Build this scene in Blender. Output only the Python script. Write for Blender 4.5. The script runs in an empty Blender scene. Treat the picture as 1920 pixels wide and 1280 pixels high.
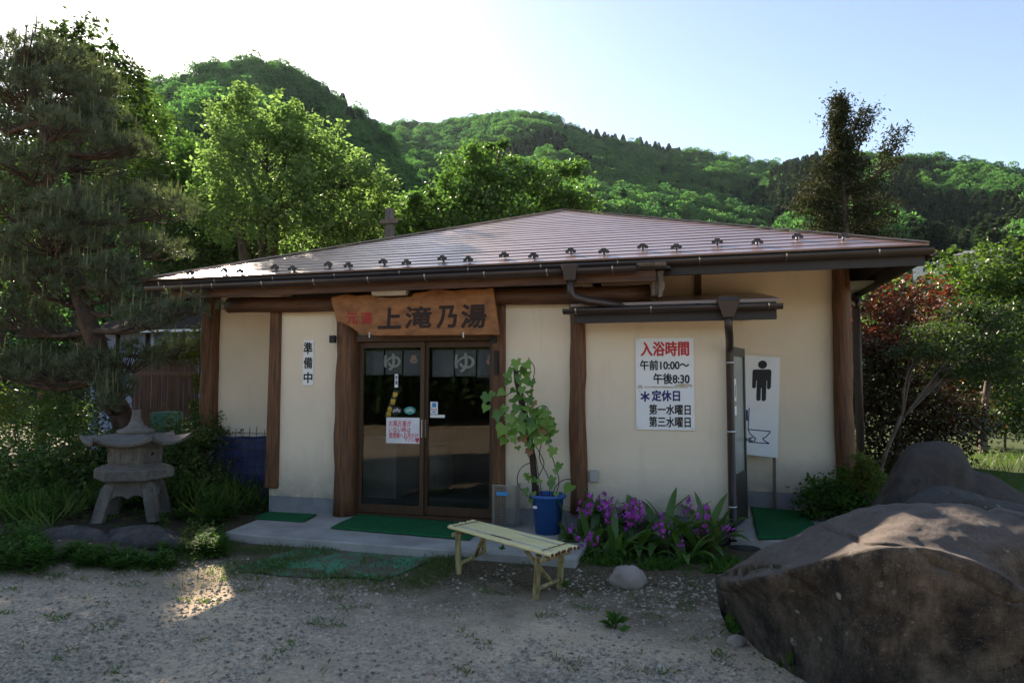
import bpy, math, random
import numpy as np
from mathutils import Vector, Matrix, noise as mn

random.seed(7); rng = np.random.default_rng(7)
sc = bpy.context.scene
col = sc.collection
R_ = math.radians

# ------------------------------------------------------------------ camera
F = 1280.0; YAW = R_(15.1); PITCH = R_(3.6); ROLL = R_(0.1); EYE = 1.5
cd = bpy.data.cameras.new('camera'); cam = bpy.data.objects.new('camera', cd); col.objects.link(cam)
cd.sensor_width = 36.0; cd.lens = 36.0 * F / 1920.0; cd.clip_start = 0.05; cd.clip_end = 4000
cam.location = (0, 0, EYE)
RM = (Matrix.Rotation(YAW, 3, 'Z') @ Matrix.Rotation(math.pi / 2 + PITCH, 3, 'X') @ Matrix.Rotation(ROLL, 3, 'Z'))
cam.rotation_euler = RM.to_euler()
sc.camera = cam
# ------------------------------------------------------------------ sky, sun, exposure
SUN_EL = 28.0; SUN_AZ = -43.0          # azimuth from +Y, negative = to the left
w = bpy.data.worlds.new('World'); sc.world = w; w.use_nodes = True
nt = w.node_tree; sky = nt.nodes.new('ShaderNodeTexSky'); sky.sky_type = 'NISHITA'; sky.sun_disc = False
sky.sun_elevation = R_(SUN_EL); sky.sun_rotation = R_(SUN_AZ); sky.air_density = 1.0; sky.dust_density = 0.4; sky.ozone_density = 3.2
nt.links.new(sky.outputs[0], nt.nodes['Background'].inputs[0]); nt.nodes['Background'].inputs[1].default_value = 0.08
sl = bpy.data.lights.new('sun', 'SUN'); sl.energy = 5.0; sl.angle = R_(0.55); sl.color = (1.0, 0.95, 0.88)
so = bpy.data.objects.new('sun', sl); col.objects.link(so)
sd = Vector((math.sin(R_(SUN_AZ)) * math.cos(R_(SUN_EL)), math.cos(R_(SUN_AZ)) * math.cos(R_(SUN_EL)), math.sin(R_(SUN_EL))))
so.rotation_euler = sd.to_track_quat('Z', 'Y').to_euler(); so.location = sd * 50
sc.view_settings.view_transform = 'Standard'; sc.view_settings.look = 'None'; sc.view_settings.gamma = 1
sc.view_settings.exposure = 1.86
sc.view_settings.use_white_balance = True; sc.view_settings.white_balance_temperature = 8200; sc.view_settings.white_balance_tint = 15   # camera balanced for open shade
sc.cycles.use_denoising = True
sc.cycles.max_bounces = 7; sc.cycles.diffuse_bounces = 3; sc.cycles.glossy_bounces = 3; sc.cycles.transmission_bounces = 4
sc.cycles.transparent_max_bounces = 8; sc.cycles.caustics_reflective = False; sc.cycles.caustics_refractive = False

# ------------------------------------------------------------------ helpers
RN = np.array(RM); CP = np.array([0, 0, EYE])
def ray(x, y): return RN @ np.array([(x - 960) / F, (640 - y) / F, -1.0])
def at(x, y, dep): return CP + dep * ray(x, y)
def onY(x, y, Y): d = ray(x, y); return CP + (Y / d[1]) * d
def onZ(x, y, z): d = ray(x, y); return CP + ((z - EYE) / d[2]) * d
def onX(x, y, X): d = ray(x, y); return CP + (X / d[0]) * d

WL = {}
def empty(name, loc, label=None, cat=None, group=None, rz=0.0):
    o = bpy.data.objects.new(name, None); col.objects.link(o)
    o.empty_display_size = 0.2; o.location = loc; o.rotation_euler = (0, 0, rz); WL[o.name] = np.array(loc, float)
    return tag(o, label, cat, group)
def tag(o, label=None, cat=None, group=None, kind=None):
    if label: o['label'] = label
    if cat: o['category'] = cat
    if group: o['group'] = group
    if kind: o['kind'] = kind
    return o
def smoothnoise(v, s=1.0): return mn.noise(Vector((v[0] * s, v[1] * s, v[2] * s)))

class MB:
    def __init__(s): s.v = []; s.f = []; s.n = 0; s.sm = []
    def add(s, verts, faces, smooth=False):
        s.v.append(np.asarray(verts, float)); s.f += [tuple(i + s.n for i in f) for f in faces]
        s.sm += [smooth] * len(faces); s.n += len(verts); return s
    def box(s, x0, x1, y0, y1, z0, z1):
        v = [(x0, y0, z0), (x1, y0, z0), (x1, y1, z0), (x0, y1, z0), (x0, y0, z1), (x1, y0, z1), (x1, y1, z1), (x0, y1, z1)]
        return s.add(v, [(3, 2, 1, 0), (4, 5, 6, 7), (0, 1, 5, 4), (1, 2, 6, 5), (2, 3, 7, 6), (3, 0, 4, 7)])
    def hexa(s, v): return s.add(v, [(3, 2, 1, 0), (4, 5, 6, 7), (0, 1, 5, 4), (1, 2, 6, 5), (2, 3, 7, 6), (3, 0, 4, 7)])
    def bar(s, p0, p1, wd, th, up=(0, 0, 1)):
        p0 = np.array(p0, float); p1 = np.array(p1, float); d = p1 - p0; d /= np.linalg.norm(d)
        a = np.cross(d, up); a /= (np.linalg.norm(a) + 1e-9); b = np.cross(a, d); a = a * wd / 2; b = b * th / 2
        return s.hexa([p0 - a - b, p0 + a - b, p0 + a + b, p0 - a + b, p1 - a - b, p1 + a - b, p1 + a + b, p1 - a + b])
    def ext(s, poly, axis, a0, a1, smooth=False):
        n = len(poly)
        def mk(p, a):
            if axis == 'X': return (a, p[0], p[1])
            if axis == 'Y': return (p[0], a, p[1])
            return (p[0], p[1], a)
        v = [mk(p, a0) for p in poly] + [mk(p, a1) for p in poly]
        f = [tuple(range(n)), tuple(range(2 * n - 1, n - 1, -1))] + [(i, i + n, (i + 1) % n + n, (i + 1) % n) for i in range(n)]
        return s.add(v, f, smooth)
    def tube(s, path, rad, n=8, cap=True, wob=0.0, seed=0):
        path = [np.array(p, float) for p in path]; m = len(path)
        if np.isscalar(rad): rad = [rad] * m
        v = []; up = np.array([0.13, 0.31, 0.94])
        for i, p in enumerate(path):
            t = path[min(i + 1, m - 1)] - path[max(i - 1, 0)]; t = t / (np.linalg.norm(t) + 1e-9)
            a = np.cross(t, up)
            if np.linalg.norm(a) < 0.2: a = np.cross(t, (1, 0, 0))
            a /= np.linalg.norm(a); b = np.cross(t, a)
            for k in range(n):
                q = 2 * math.pi * k / n; r = rad[i]
                if wob: r *= 1 + wob * mn.noise(Vector((math.cos(q) * 1.3 + seed * 7.1, math.sin(q) * 1.3, i * 0.55 + seed)))
                v.append(p + (a * math.cos(q) + b * math.sin(q)) * r)
        f = [(i * n + k, i * n + (k + 1) % n, (i + 1) * n + (k + 1) % n, (i + 1) * n + k) for i in range(m - 1) for k in range(n)]
        s.add(v, f, True)
        if cap:
            base = s.n - len(v); s.f.append(tuple(base + k for k in range(n - 1, -1, -1))); s.sm.append(False)
            s.f.append(tuple(base + (m - 1) * n + k for k in range(n))); s.sm.append(False)
        return s
    def lathe(s, prof, c=(0, 0, 0), n=24, a0=0.0, smooth=True):
        m = len(prof); v = []
        for r, z in prof:
            for k in range(n):
                q = a0 + 2 * math.pi * k / n; v.append((c[0] + r * math.cos(q), c[1] + r * math.sin(q), c[2] + z))
        f = [(i * n + k, i * n + (k + 1) % n, (i + 1) * n + (k + 1) % n, (i + 1) * n + k) for i in range(m - 1) for k in range(n)]
        f.append(tuple(range(n - 1, -1, -1))); f.append(tuple((m - 1) * n + k for k in range(n)))
        return s.add(v, f, smooth)
    def grid(s, P, smooth=True, wrap=False):
        m, n = P.shape[:2]; v = P.reshape(-1, 3)
        f = [(i * n + k, i * n + (k + 1) % n, (i + 1) * n + (k + 1) % n, (i + 1) * n + k) for i in range(m - 1) for k in range(n if wrap else n - 1)]
        return s.add(v, f, smooth)
    def build(s, name, mat, parent=None, bevel=0.0, local=False):
        V = np.concatenate(s.v) if s.v else np.zeros((0, 3))
        if parent is not None and not local:
            p = parent; base = WL.get(p.name)
            while base is None and p.parent is not None: p = p.parent; base = WL.get(p.name)
            if base is not None: V = V - base
        me = bpy.data.meshes.new(name); me.from_pydata(V.tolist(), [], s.f)
        me.polygons.foreach_set('use_smooth', s.sm); me.update()
        return link(name, me, mat, parent, bevel)
def link(name, me, mat, parent=None, bevel=0.0):
    if mat is not None and not me.materials: me.materials.append(M[mat] if isinstance(mat, str) else mat)
    o = bpy.data.objects.new(name, me); col.objects.link(o)
    if parent is not None: o.parent = parent
    if bevel > 0:
        b = o.modifiers.new('bevel', 'BEVEL'); b.width = bevel; b.segments = 2; b.limit_method = 'ANGLE'; b.angle_limit = R_(40)
    return o
def fast_mesh(name, V, k, mat, parent=None, base=None, smooth=False):
    """V: (N*k,3) vertices, N faces of k corners each, no shared vertices"""
    V = np.asarray(V, np.float32)
    if base is not None: V = V - np.asarray(base, np.float32)
    N = len(V) // k; me = bpy.data.meshes.new(name)
    me.vertices.add(N * k); me.vertices.foreach_set('co', V.ravel())
    me.loops.add(N * k); me.loops.foreach_set('vertex_index', np.arange(N * k, dtype=np.int32))
    me.polygons.add(N); me.polygons.foreach_set('loop_start', np.arange(0, N * k, k, dtype=np.int32))
    me.polygons.foreach_set('use_smooth', np.full(N, smooth, bool))
    me.update(calc_edges=True); me.validate()
    return link(name, me, mat, parent)
def nrm(a): return a / (np.linalg.norm(a, axis=-1, keepdims=True) + 1e-9)
def leaf_quads(c, d, nn, L, W, fold=0.0):
    """rhombus leaves: centres c, direction d, normal nn, length L, width W -> (4N,3)"""
    s = nrm(np.cross(d, nn)); n2 = nrm(np.cross(s, d)); L = np.asarray(L).reshape(-1, 1); W = np.asarray(W).reshape(-1, 1)
    V = np.empty((len(c), 4, 3)); V[:, 0] = c; V[:, 1] = c + d * L * 0.45 + s * W / 2 + n2 * fold * W
    V[:, 2] = c + d * L; V[:, 3] = c + d * L * 0.45 - s * W / 2 + n2 * fold * W
    return V.reshape(-1, 3)
def rand_dirs(n): return nrm(rng.normal(size=(n, 3)))

# ------------------------------------------------------------------ materials
M = {}
def nodes(name):
    m = bpy.data.materials.new(name); m.use_nodes = True; M[name] = m
    return m, m.node_tree, m.node_tree.nodes['Principled BSDF'], m.node_tree.nodes['Material Output']
def ramp(nt, fac, stops):
    r = nt.nodes.new('ShaderNodeValToRGB'); e = r.color_ramp.elements
    while len(e) < len(stops): e.new(0.5)
    for i, (p, c) in enumerate(stops): e[i].position = p; e[i].color = (*c, 1) if len(c) == 3 else c
    nt.links.new(fac, r.inputs[0]); return r.outputs[0]
def tex(nt, kind='NOISE', scale=5.0, detail=5.0, stretch=(1, 1, 1), coord='Object', rough=0.6, vec=None):
    tc = nt.nodes.new('ShaderNodeTexCoord'); mp = nt.nodes.new('ShaderNodeMapping'); mp.inputs['Scale'].default_value = stretch
    nt.links.new(tc.outputs[coord], mp.inputs[0])
    if kind == 'NOISE':
        t = nt.nodes.new('ShaderNodeTexNoise'); t.inputs['Scale'].default_value = scale; t.inputs['Detail'].default_value = detail; t.inputs['Roughness'].default_value = rough
    else:
        t = nt.nodes.new('ShaderNodeTexVoronoi'); t.inputs['Scale'].default_value = scale
    nt.links.new(mp.outputs[0], t.inputs['Vector']); return t
def mixc(nt, f, a, b, mode='MIX'):
    m = nt.nodes.new('ShaderNodeMix'); m.data_type = 'RGBA'; m.blend_type = mode
    for sck, v in ((m.inputs[0], f), (m.inputs[6], a), (m.inputs[7], b)):
        if hasattr(v, 'is_linked'): nt.links.new(v, sck)
        else: sck.default_value = v if isinstance(v, (int, float)) else ((*v, 1) if len(v) == 3 else v)
    return m.outputs[2]
def math_(nt, op, a, b=None, clamp=False):
    m = nt.nodes.new('ShaderNodeMath'); m.operation = op; m.use_clamp = clamp
    for i, v in enumerate((a, b)):
        if v is None: continue
        if hasattr(v, 'is_linked'): nt.links.new(v, m.inputs[i])
        else: m.inputs[i].default_value = v
    return m.outputs[0]
def bump(nt, bs, h, strength=0.3, dist=0.01):
    b = nt.nodes.new('ShaderNodeBump'); b.inputs['Strength'].default_value = strength; b.inputs['Distance'].default_value = dist
    nt.links.new(h, b.inputs['Height']); nt.links.new(b.outputs[0], bs.inputs['Normal'])
def mk(name, c1, c2=None, rough=0.7, scale=6.0, stretch=(1, 1, 1), bstr=0.2, bscale=60.0, bdist=0.004, metal=0.0, spec=0.4, lo=0.35, hi=0.68, bstretch=None, rv=0.0):
    m, nt, bs, out = nodes(name)
    if c2 is None: c2 = tuple(x * 0.8 for x in c1)
    t = tex(nt, 'NOISE', scale, 6, stretch); c = ramp(nt, t.outputs[0], [(lo, c1), (hi, c2)])
    nt.links.new(c, bs.inputs['Base Color']); bs.inputs['Roughness'].default_value = rough; bs.inputs['Metallic'].default_value = metal
    bs.inputs['Specular IOR Level'].default_value = spec
    if rv: nt.links.new(math_(nt, 'MULTIPLY_ADD', t.outputs[0], rv), bs.inputs['Roughness']); bs.inputs['Roughness'].links[0].from_node.inputs[2].default_value = rough - rv / 2
    if bstr:
        t2 = tex(nt, 'NOISE', bscale, 4, bstretch or stretch); bump(nt, bs, t2.outputs[0], bstr, bdist)
    return m
def leafmat(name, cols, trans=0.4, rough=0.5, tcol=None, spec=0.35, inst=False):
    """cols: dark->light stops, varied per leaf island (or per instance)"""
    m, nt, bs, out = nodes(name)
    g = nt.nodes.new('ShaderNodeNewGeometry'); fac = g.outputs['Random Per Island']
    if inst:
        oi = nt.nodes.new('ShaderNodeObjectInfo')
        fac = math_(nt, 'ADD', math_(nt, 'MULTIPLY', fac, 0.3), math_(nt, 'MULTIPLY', oi.outputs['Random'], 0.7))
    else:
        t = tex(nt, 'NOISE', 0.9, 3); fac = math_(nt, 'ADD', math_(nt, 'MULTIPLY', fac, 0.6), math_(nt, 'MULTIPLY', t.outputs[0], 0.42), True)
    c = ramp(nt, fac, [(i / max(1, len(cols) - 1), k) for i, k in enumerate(cols)])
    nt.links.new(c, bs.inputs['Base Color']); bs.inputs['Roughness'].default_value = rough; bs.inputs['Specular IOR Level'].default_value = spec
    tr = nt.nodes.new('ShaderNodeBsdfTranslucent'); tc = mixc(nt, 1.0, c, tcol or (1.45, 1.8, 0.75), 'MULTIPLY'); nt.links.new(tc, tr.inputs[0])
    mx = nt.nodes.new('ShaderNodeMixShader'); mx.inputs[0].default_value = trans
    nt.links.new(bs.outputs[0], mx.inputs[1]); nt.links.new(tr.outputs[0], mx.inputs[2]); nt.links.new(mx.outputs[0], out.inputs[0])
    return m

def plaster():
    m, nt, bs, out = nodes('plaster'); tc = nt.nodes.new('ShaderNodeTexCoord'); sp = nt.nodes.new('ShaderNodeSeparateXYZ'); nt.links.new(tc.outputs['Object'], sp.inputs[0])
    a = tex(nt, 'NOISE', 1.1, 6, rough=0.65); b = tex(nt, 'NOISE', 5.0, 8, (1, 1, 0.16), rough=0.7); c = tex(nt, 'NOISE', 7, 8, rough=0.75); f = tex(nt, 'NOISE', 130, 4)
    base = ramp(nt, a.outputs[0], [(0.3, (0.76, 0.625, 0.475)), (0.7, (0.84, 0.70, 0.54))])
    low = ramp(nt, math_(nt, 'ADD', sp.outputs['Z'], math_(nt, 'MULTIPLY', c.outputs[0], 0.55)), [(0.55, (1, 1, 1)), (1.02, (0, 0, 0))])
    base = mixc(nt, math_(nt, 'MULTIPLY', low, ramp(nt, c.outputs[0], [(0.35, (0.25, 0.25, 0.25)), (0.65, (1, 1, 1))])), base, (0.30, 0.26, 0.21))
    st = ramp(nt, b.outputs[0], [(0.56, (0, 0, 0)), (0.76, (0.34, 0.34, 0.34))]); base = mixc(nt, st, base, (0.42, 0.37, 0.29))
    nt.links.new(base, bs.inputs['Base Color']); bs.inputs['Roughness'].default_value = 0.92; bs.inputs['Specular IOR Level'].default_value = 0.15
    bump(nt, bs, math_(nt, 'ADD', f.outputs[0], math_(nt, 'MULTIPLY', a.outputs[0], 2.0)), 0.4, 0.004)
plaster()
mk('plinth', (0.26, 0.26, 0.27), (0.20, 0.20, 0.21), 0.9, 7)
mk('concrete', (0.42, 0.40, 0.37), (0.27, 0.255, 0.235), 0.92, 3.2, bstr=0.35, bscale=50)
mk('log', (0.215, 0.088, 0.036), (0.06, 0.023, 0.011), 0.6, 9, (5, 5, 0.3), 0.8, 16, 0.008, lo=0.3, hi=0.66)
mk('beam', (0.12, 0.048, 0.022), (0.05, 0.02, 0.010), 0.6, 9, (0.35, 4, 4), 0.4, 14, 0.004)
mk('endgrain', (0.36, 0.22, 0.11), (0.22, 0.13, 0.07), 0.8, 20)
mk('weathered', (0.20, 0.15, 0.12), (0.07, 0.052, 0.042), 0.9, 9, (6, 6, 0.6), 0.5, 20, 0.004)
mk('roofmetal', (0.17, 0.072, 0.052), (0.125, 0.052, 0.038), 0.36, 1.3, bstr=0.06, bscale=18, spec=1.0, rv=0.14)
mk('gutter', (0.042, 0.026, 0.022), (0.03, 0.019, 0.017), 0.42, 5, bstr=0.05, spec=0.5)
mk('fascia', (0.028, 0.019, 0.017), (0.02, 0.014, 0.013), 0.5, 4, bstr=0.08)
mk('soffit', (0.42, 0.40, 0.31), None, 0.9, 5)
mk('steel', (0.55, 0.55, 0.55), (0.42, 0.42, 0.42), 0.35, 20, metal=1.0, bstr=0.05)
mk('doorframe', (0.085, 0.040, 0.020), (0.06, 0.028, 0.015), 0.45, 6, (6, 6, 0.4), 0.15, 20)
mk('aluminium', (0.045, 0.036, 0.030), (0.035, 0.028, 0.024), 0.4, 6, spec=0.5)
mk('interior', (0.075, 0.055, 0.042), (0.05, 0.038, 0.03), 0.8, 3)
mk('interior_floor', (0.17, 0.15, 0.13), (0.12, 0.105, 0.09), 0.55, 3)
mk('cabinet', (0.42, 0.41, 0.39), None, 0.5, 4)
mk('ceramic', (0.20, 0.17, 0.14), (0.12, 0.10, 0.085), 0.4, 6)
mk('white', (0.82, 0.82, 0.82), (0.77, 0.77, 0.77), 0.5, 4, bstr=0.03)
mk('lampwhite', (0.8, 0.8, 0.78), None, 0.4, 4)
mk('black', (0.012, 0.012, 0.013), None, 0.55, 9, bstr=0)
mk('red', (0.62, 0.025, 0.03), None, 0.5, 9, bstr=0)
mk('redink', (0.75, 0.06, 0.10), None, 0.7, 9, bstr=0)
mk('navy', (0.012, 0.014, 0.16), None, 0.5, 9, bstr=0)
mk('cyan', (0.03, 0.33, 0.68), None, 0.5, 9, bstr=0)
mk('teal', (0.02, 0.30, 0.27), None, 0.5, 9, bstr=0)
mk('yellow', (0.65, 0.42, 0.04), None, 0.6, 9, bstr=0)
mk('pink', (0.72, 0.42, 0.38), None, 0.7, 9, bstr=0)
mk('paper', (0.84, 0.82, 0.85), None, 0.8, 4, bstr=0.05)
mk('cloth', (0.20, 0.205, 0.235), (0.16, 0.165, 0.19), 0.9, 5, bstr=0.3, bscale=300, bdist=0.001)
mk('clothletter', (0.62, 0.62, 0.62), None, 0.9, 9, bstr=0)
mk('boardwood', (0.37, 0.145, 0.05), (0.18, 0.065, 0.022), 0.6, 5, (1.2, 4, 2.2), 0.5, 18, 0.006)
mk('burnt', (0.032, 0.014, 0.009), None, 0.7, 9, bstr=0.1)
mk('signred', (0.45, 0.03, 0.02), (0.3, 0.02, 0.015), 0.6, 30, bstr=0.1)
mk('matgreen', (0.008, 0.15, 0.055), (0.005, 0.095, 0.036), 0.95, 25, bstr=0.8, bscale=260, bdist=0.006, spec=0.1)
mk('bluepot', (0.012, 0.115, 0.36), (0.01, 0.085, 0.28), 0.45, 5, bstr=0.05)
mk('soil', (0.075, 0.05, 0.034), (0.035, 0.024, 0.018), 0.95, 20, bstr=0.8, bscale=60, bdist=0.01)
mk('pinebark', (0.085, 0.055, 0.042), (0.025, 0.017, 0.014), 0.95, 10, (1, 1, 0.5), 0.9, 16, 0.02)
mk('bark', (0.12, 0.095, 0.075), (0.05, 0.04, 0.032), 0.95, 9, (1, 1, 0.4), 0.8, 22, 0.012)
mk('palebark', (0.13, 0.10, 0.08), (0.06, 0.046, 0.038), 0.9, 9, (1, 1, 0.5), 0.6, 30, 0.008)
mk('vine', (0.07, 0.045, 0.03), (0.035, 0.022, 0.016), 0.9, 14, bstr=0.5)
mk('bamboo', (0.78, 0.68, 0.36), (0.66, 0.55, 0.27), 0.42, 4, (0.6, 5, 5), 0.15, 30, 0.002)
mk('bambooleg', (0.42, 0.36, 0.16), (0.20, 0.14, 0.07), 0.6, 9, (3, 3, 0.7), 0.3, 30, 0.002, lo=0.42, hi=0.62)
mk('bambooend', (0.15, 0.045, 0.03), None, 0.8, 20)
mk('tape', (0.55, 0.56, 0.54), (0.42, 0.42, 0.41), 0.5, 20)
mk('shedblue', (0.26, 0.38, 0.62), (0.20, 0.30, 0.50), 0.6, 2.5, (6, 6, 0.3))
mk('shedroof', (0.06, 0.045, 0.04), None, 0.95, 3, spec=0.05)
mk('fencewood', (0.17, 0.10, 0.072), (0.09, 0.055, 0.04), 0.8, 6, (6, 6, 0.4), 0.4, 20)
mk('tarp', (0.02, 0.038, 0.115), (0.012, 0.022, 0.07), 0.5, 4, bstr=0.7, bscale=7, bdist=0.03)
mk('rust', (0.06, 0.03, 0.02), None, 0.85, 30)
mk('housewhite', (0.66, 0.66, 0.64), None, 0.8, 2)
mk('housebeige', (0.46, 0.42, 0.36), None, 0.8, 2)
mk('tileroof', (0.16, 0.16, 0.17), (0.11, 0.11, 0.12), 0.5, 3)
mk('darkglass', (0.03, 0.04, 0.05), None, 0.08, 3, bstr=0)
mk('greenbox', (0.06, 0.24, 0.19), (0.05, 0.19, 0.15), 0.5, 5)
mk('hill_earth', (0.035, 0.045, 0.018), (0.022, 0.03, 0.012), 1.0, 0.05, bstr=0)
mk('pebble', (0.24, 0.235, 0.23), (0.11, 0.105, 0.10), 0.9, 25, bstr=0.3, bscale=90)
mk('roundstone', (0.36, 0.30, 0.26), (0.24, 0.20, 0.175), 0.85, 5, bstr=0.3, bscale=40, bdist=0.01)
mk('darkstone', (0.10, 0.09, 0.085), (0.03, 0.028, 0.028), 0.9, 7, bstr=1.0, bscale=22, bdist=0.05)

def glassmat():
    m, nt, bs, out = nodes('glass'); nt.nodes.remove(bs)
    tr = nt.nodes.new('ShaderNodeBsdfTransparent'); tr.inputs[0].default_value = (0.88, 0.90, 0.89, 1)
    gl = nt.nodes.new('ShaderNodeBsdfGlossy'); gl.inputs['Roughness'].default_value = 0.01
    fr = nt.nodes.new('ShaderNodeFresnel'); fr.inputs[0].default_value = 1.38
    mx = nt.nodes.new('ShaderNodeMixShader'); nt.links.new(fr.outputs[0], mx.inputs[0]); nt.links.new(tr.outputs[0], mx.inputs[1]); nt.links.new(gl.outputs[0], mx.inputs[2])
    nt.links.new(mx.outputs[0], out.inputs[0])
glassmat()
mk('frosted', (0.30, 0.33, 0.31), None, 0.25, 3, spec=0.6)

def groundmat():
    m, nt, bs, out = nodes('ground')
    tc = nt.nodes.new('ShaderNodeTexCoord'); sp = nt.nodes.new('ShaderNodeSeparateXYZ'); nt.links.new(tc.outputs['Object'], sp.inputs[0])
    big = tex(nt, 'NOISE', 0.55, 5); mid = tex(nt, 'NOISE', 2.6, 6); fine = tex(nt, 'NOISE', 34, 4); vor = tex(nt, 'VORONOI', 46)
    vor2 = tex(nt, 'VORONOI', 95)
    dirt = ramp(nt, mid.outputs[0], [(0.3, (0.45, 0.34, 0.23)), (0.7, (0.63, 0.49, 0.335))])
    grav = ramp(nt, vor.outputs['Color'], [(0.0, (0.16, 0.125, 0.09)), (0.45, (0.41, 0.325, 0.235)), (0.8, (0.56, 0.455, 0.335)), (1.0, (0.74, 0.63, 0.50))])
    grav2 = ramp(nt, vor2.outputs['Color'], [(0.0, (0.19, 0.15, 0.108)), (0.6, (0.47, 0.37, 0.27)), (1.0, (0.66, 0.56, 0.435))])
    grav = mixc(nt, 0.5, grav, grav2)
    gf = math_(nt, 'ADD', math_(nt, 'MULTIPLY', big.outputs[0], 0.75), math_(nt, 'MULTIPLY', fine.outputs[0], 0.55))
    gf = math_(nt, 'SUBTRACT', gf, math_(nt, 'MULTIPLY', sp.outputs['Y'], 0.03))
    gfr = ramp(nt, gf, [(0.42, (0, 0, 0)), (0.56, (1, 1, 1))])
    base = mixc(nt, gfr, dirt, grav); wet = tex(nt, 'NOISE', 0.8, 8, rough=0.7); base = mixc(nt, ramp(nt, wet.outputs[0], [(0.46, (0, 0, 0)), (0.66, (0.55, 0.55, 0.55))]), base, (0.21, 0.175, 0.14))
    # soil and moss near the building and in the beds
    moss = tex(nt, 'NOISE', 1.5, 6)
    yy = math_(nt, 'ADD', sp.outputs['Y'], math_(nt, 'MULTIPLY', moss.outputs[0], 2.2))
    near = ramp(nt, math_(nt, 'MULTIPLY', yy, 0.1), [(0.52, (0, 0, 0)), (0.62, (1, 1, 1))])
    mossc = ramp(nt, fine.outputs[0], [(0.35, (0.05, 0.042, 0.024)), (0.65, (0.17, 0.13, 0.085))])
    base = mixc(nt, near, base, mossc)
    xx = math_(nt, 'ADD', sp.outputs['X'], math_(nt, 'MULTIPLY', moss.outputs[0], 1.4))
    bed = ramp(nt, math_(nt, 'MULTIPLY', math_(nt, 'ADD', xx, 10.0), 0.1), [(0.56, (1, 1, 1)), (0.62, (0, 0, 0))])
    bed = math_(nt, 'MULTIPLY', bed, ramp(nt, math_(nt, 'MULTIPLY', math_(nt, 'ADD', sp.outputs['Y'], math_(nt, 'MULTIPLY', sp.outputs['X'], 0.35)), 0.1), [(0.24, (0, 0, 0)), (0.34, (1, 1, 1))]))
    base = mixc(nt, bed, base, (0.04, 0.033, 0.022))
    far = ramp(nt, math_(nt, 'MULTIPLY', math_(nt, 'ADD', sp.outputs['X'], 0.0), 0.1), [(0.16, (0, 0, 0)), (0.21, (1, 1, 1))])
    far = math_(nt, 'MULTIPLY', far, ramp(nt, math_(nt, 'MULTIPLY', sp.outputs['Y'], 0.1), [(0.60, (0, 0, 0)), (0.68, (1, 1, 1))]))
    lawn = ramp(nt, mid.outputs[0], [(0.3, (0.05, 0.085, 0.022)), (0.7, (0.085, 0.13, 0.03))])
    base = mixc(nt, far, base, lawn)
    yfar = ramp(nt, math_(nt, 'MULTIPLY', sp.outputs['Y'], 0.05), [(0.55, (0, 0, 0)), (0.62, (1, 1, 1))])
    base = mixc(nt, yfar, base, (0.04, 0.06, 0.02))
    nt.links.new(base, bs.inputs['Base Color']); bs.inputs['Roughness'].default_value = 0.95; bs.inputs['Specular IOR Level'].default_value = 0.15
    h = math_(nt, 'ADD', math_(nt, 'MULTIPLY', vor.outputs['Distance'], 0.6), fine.outputs[0]); bump(nt, bs, h, 0.6, 0.012)
groundmat()

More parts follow.
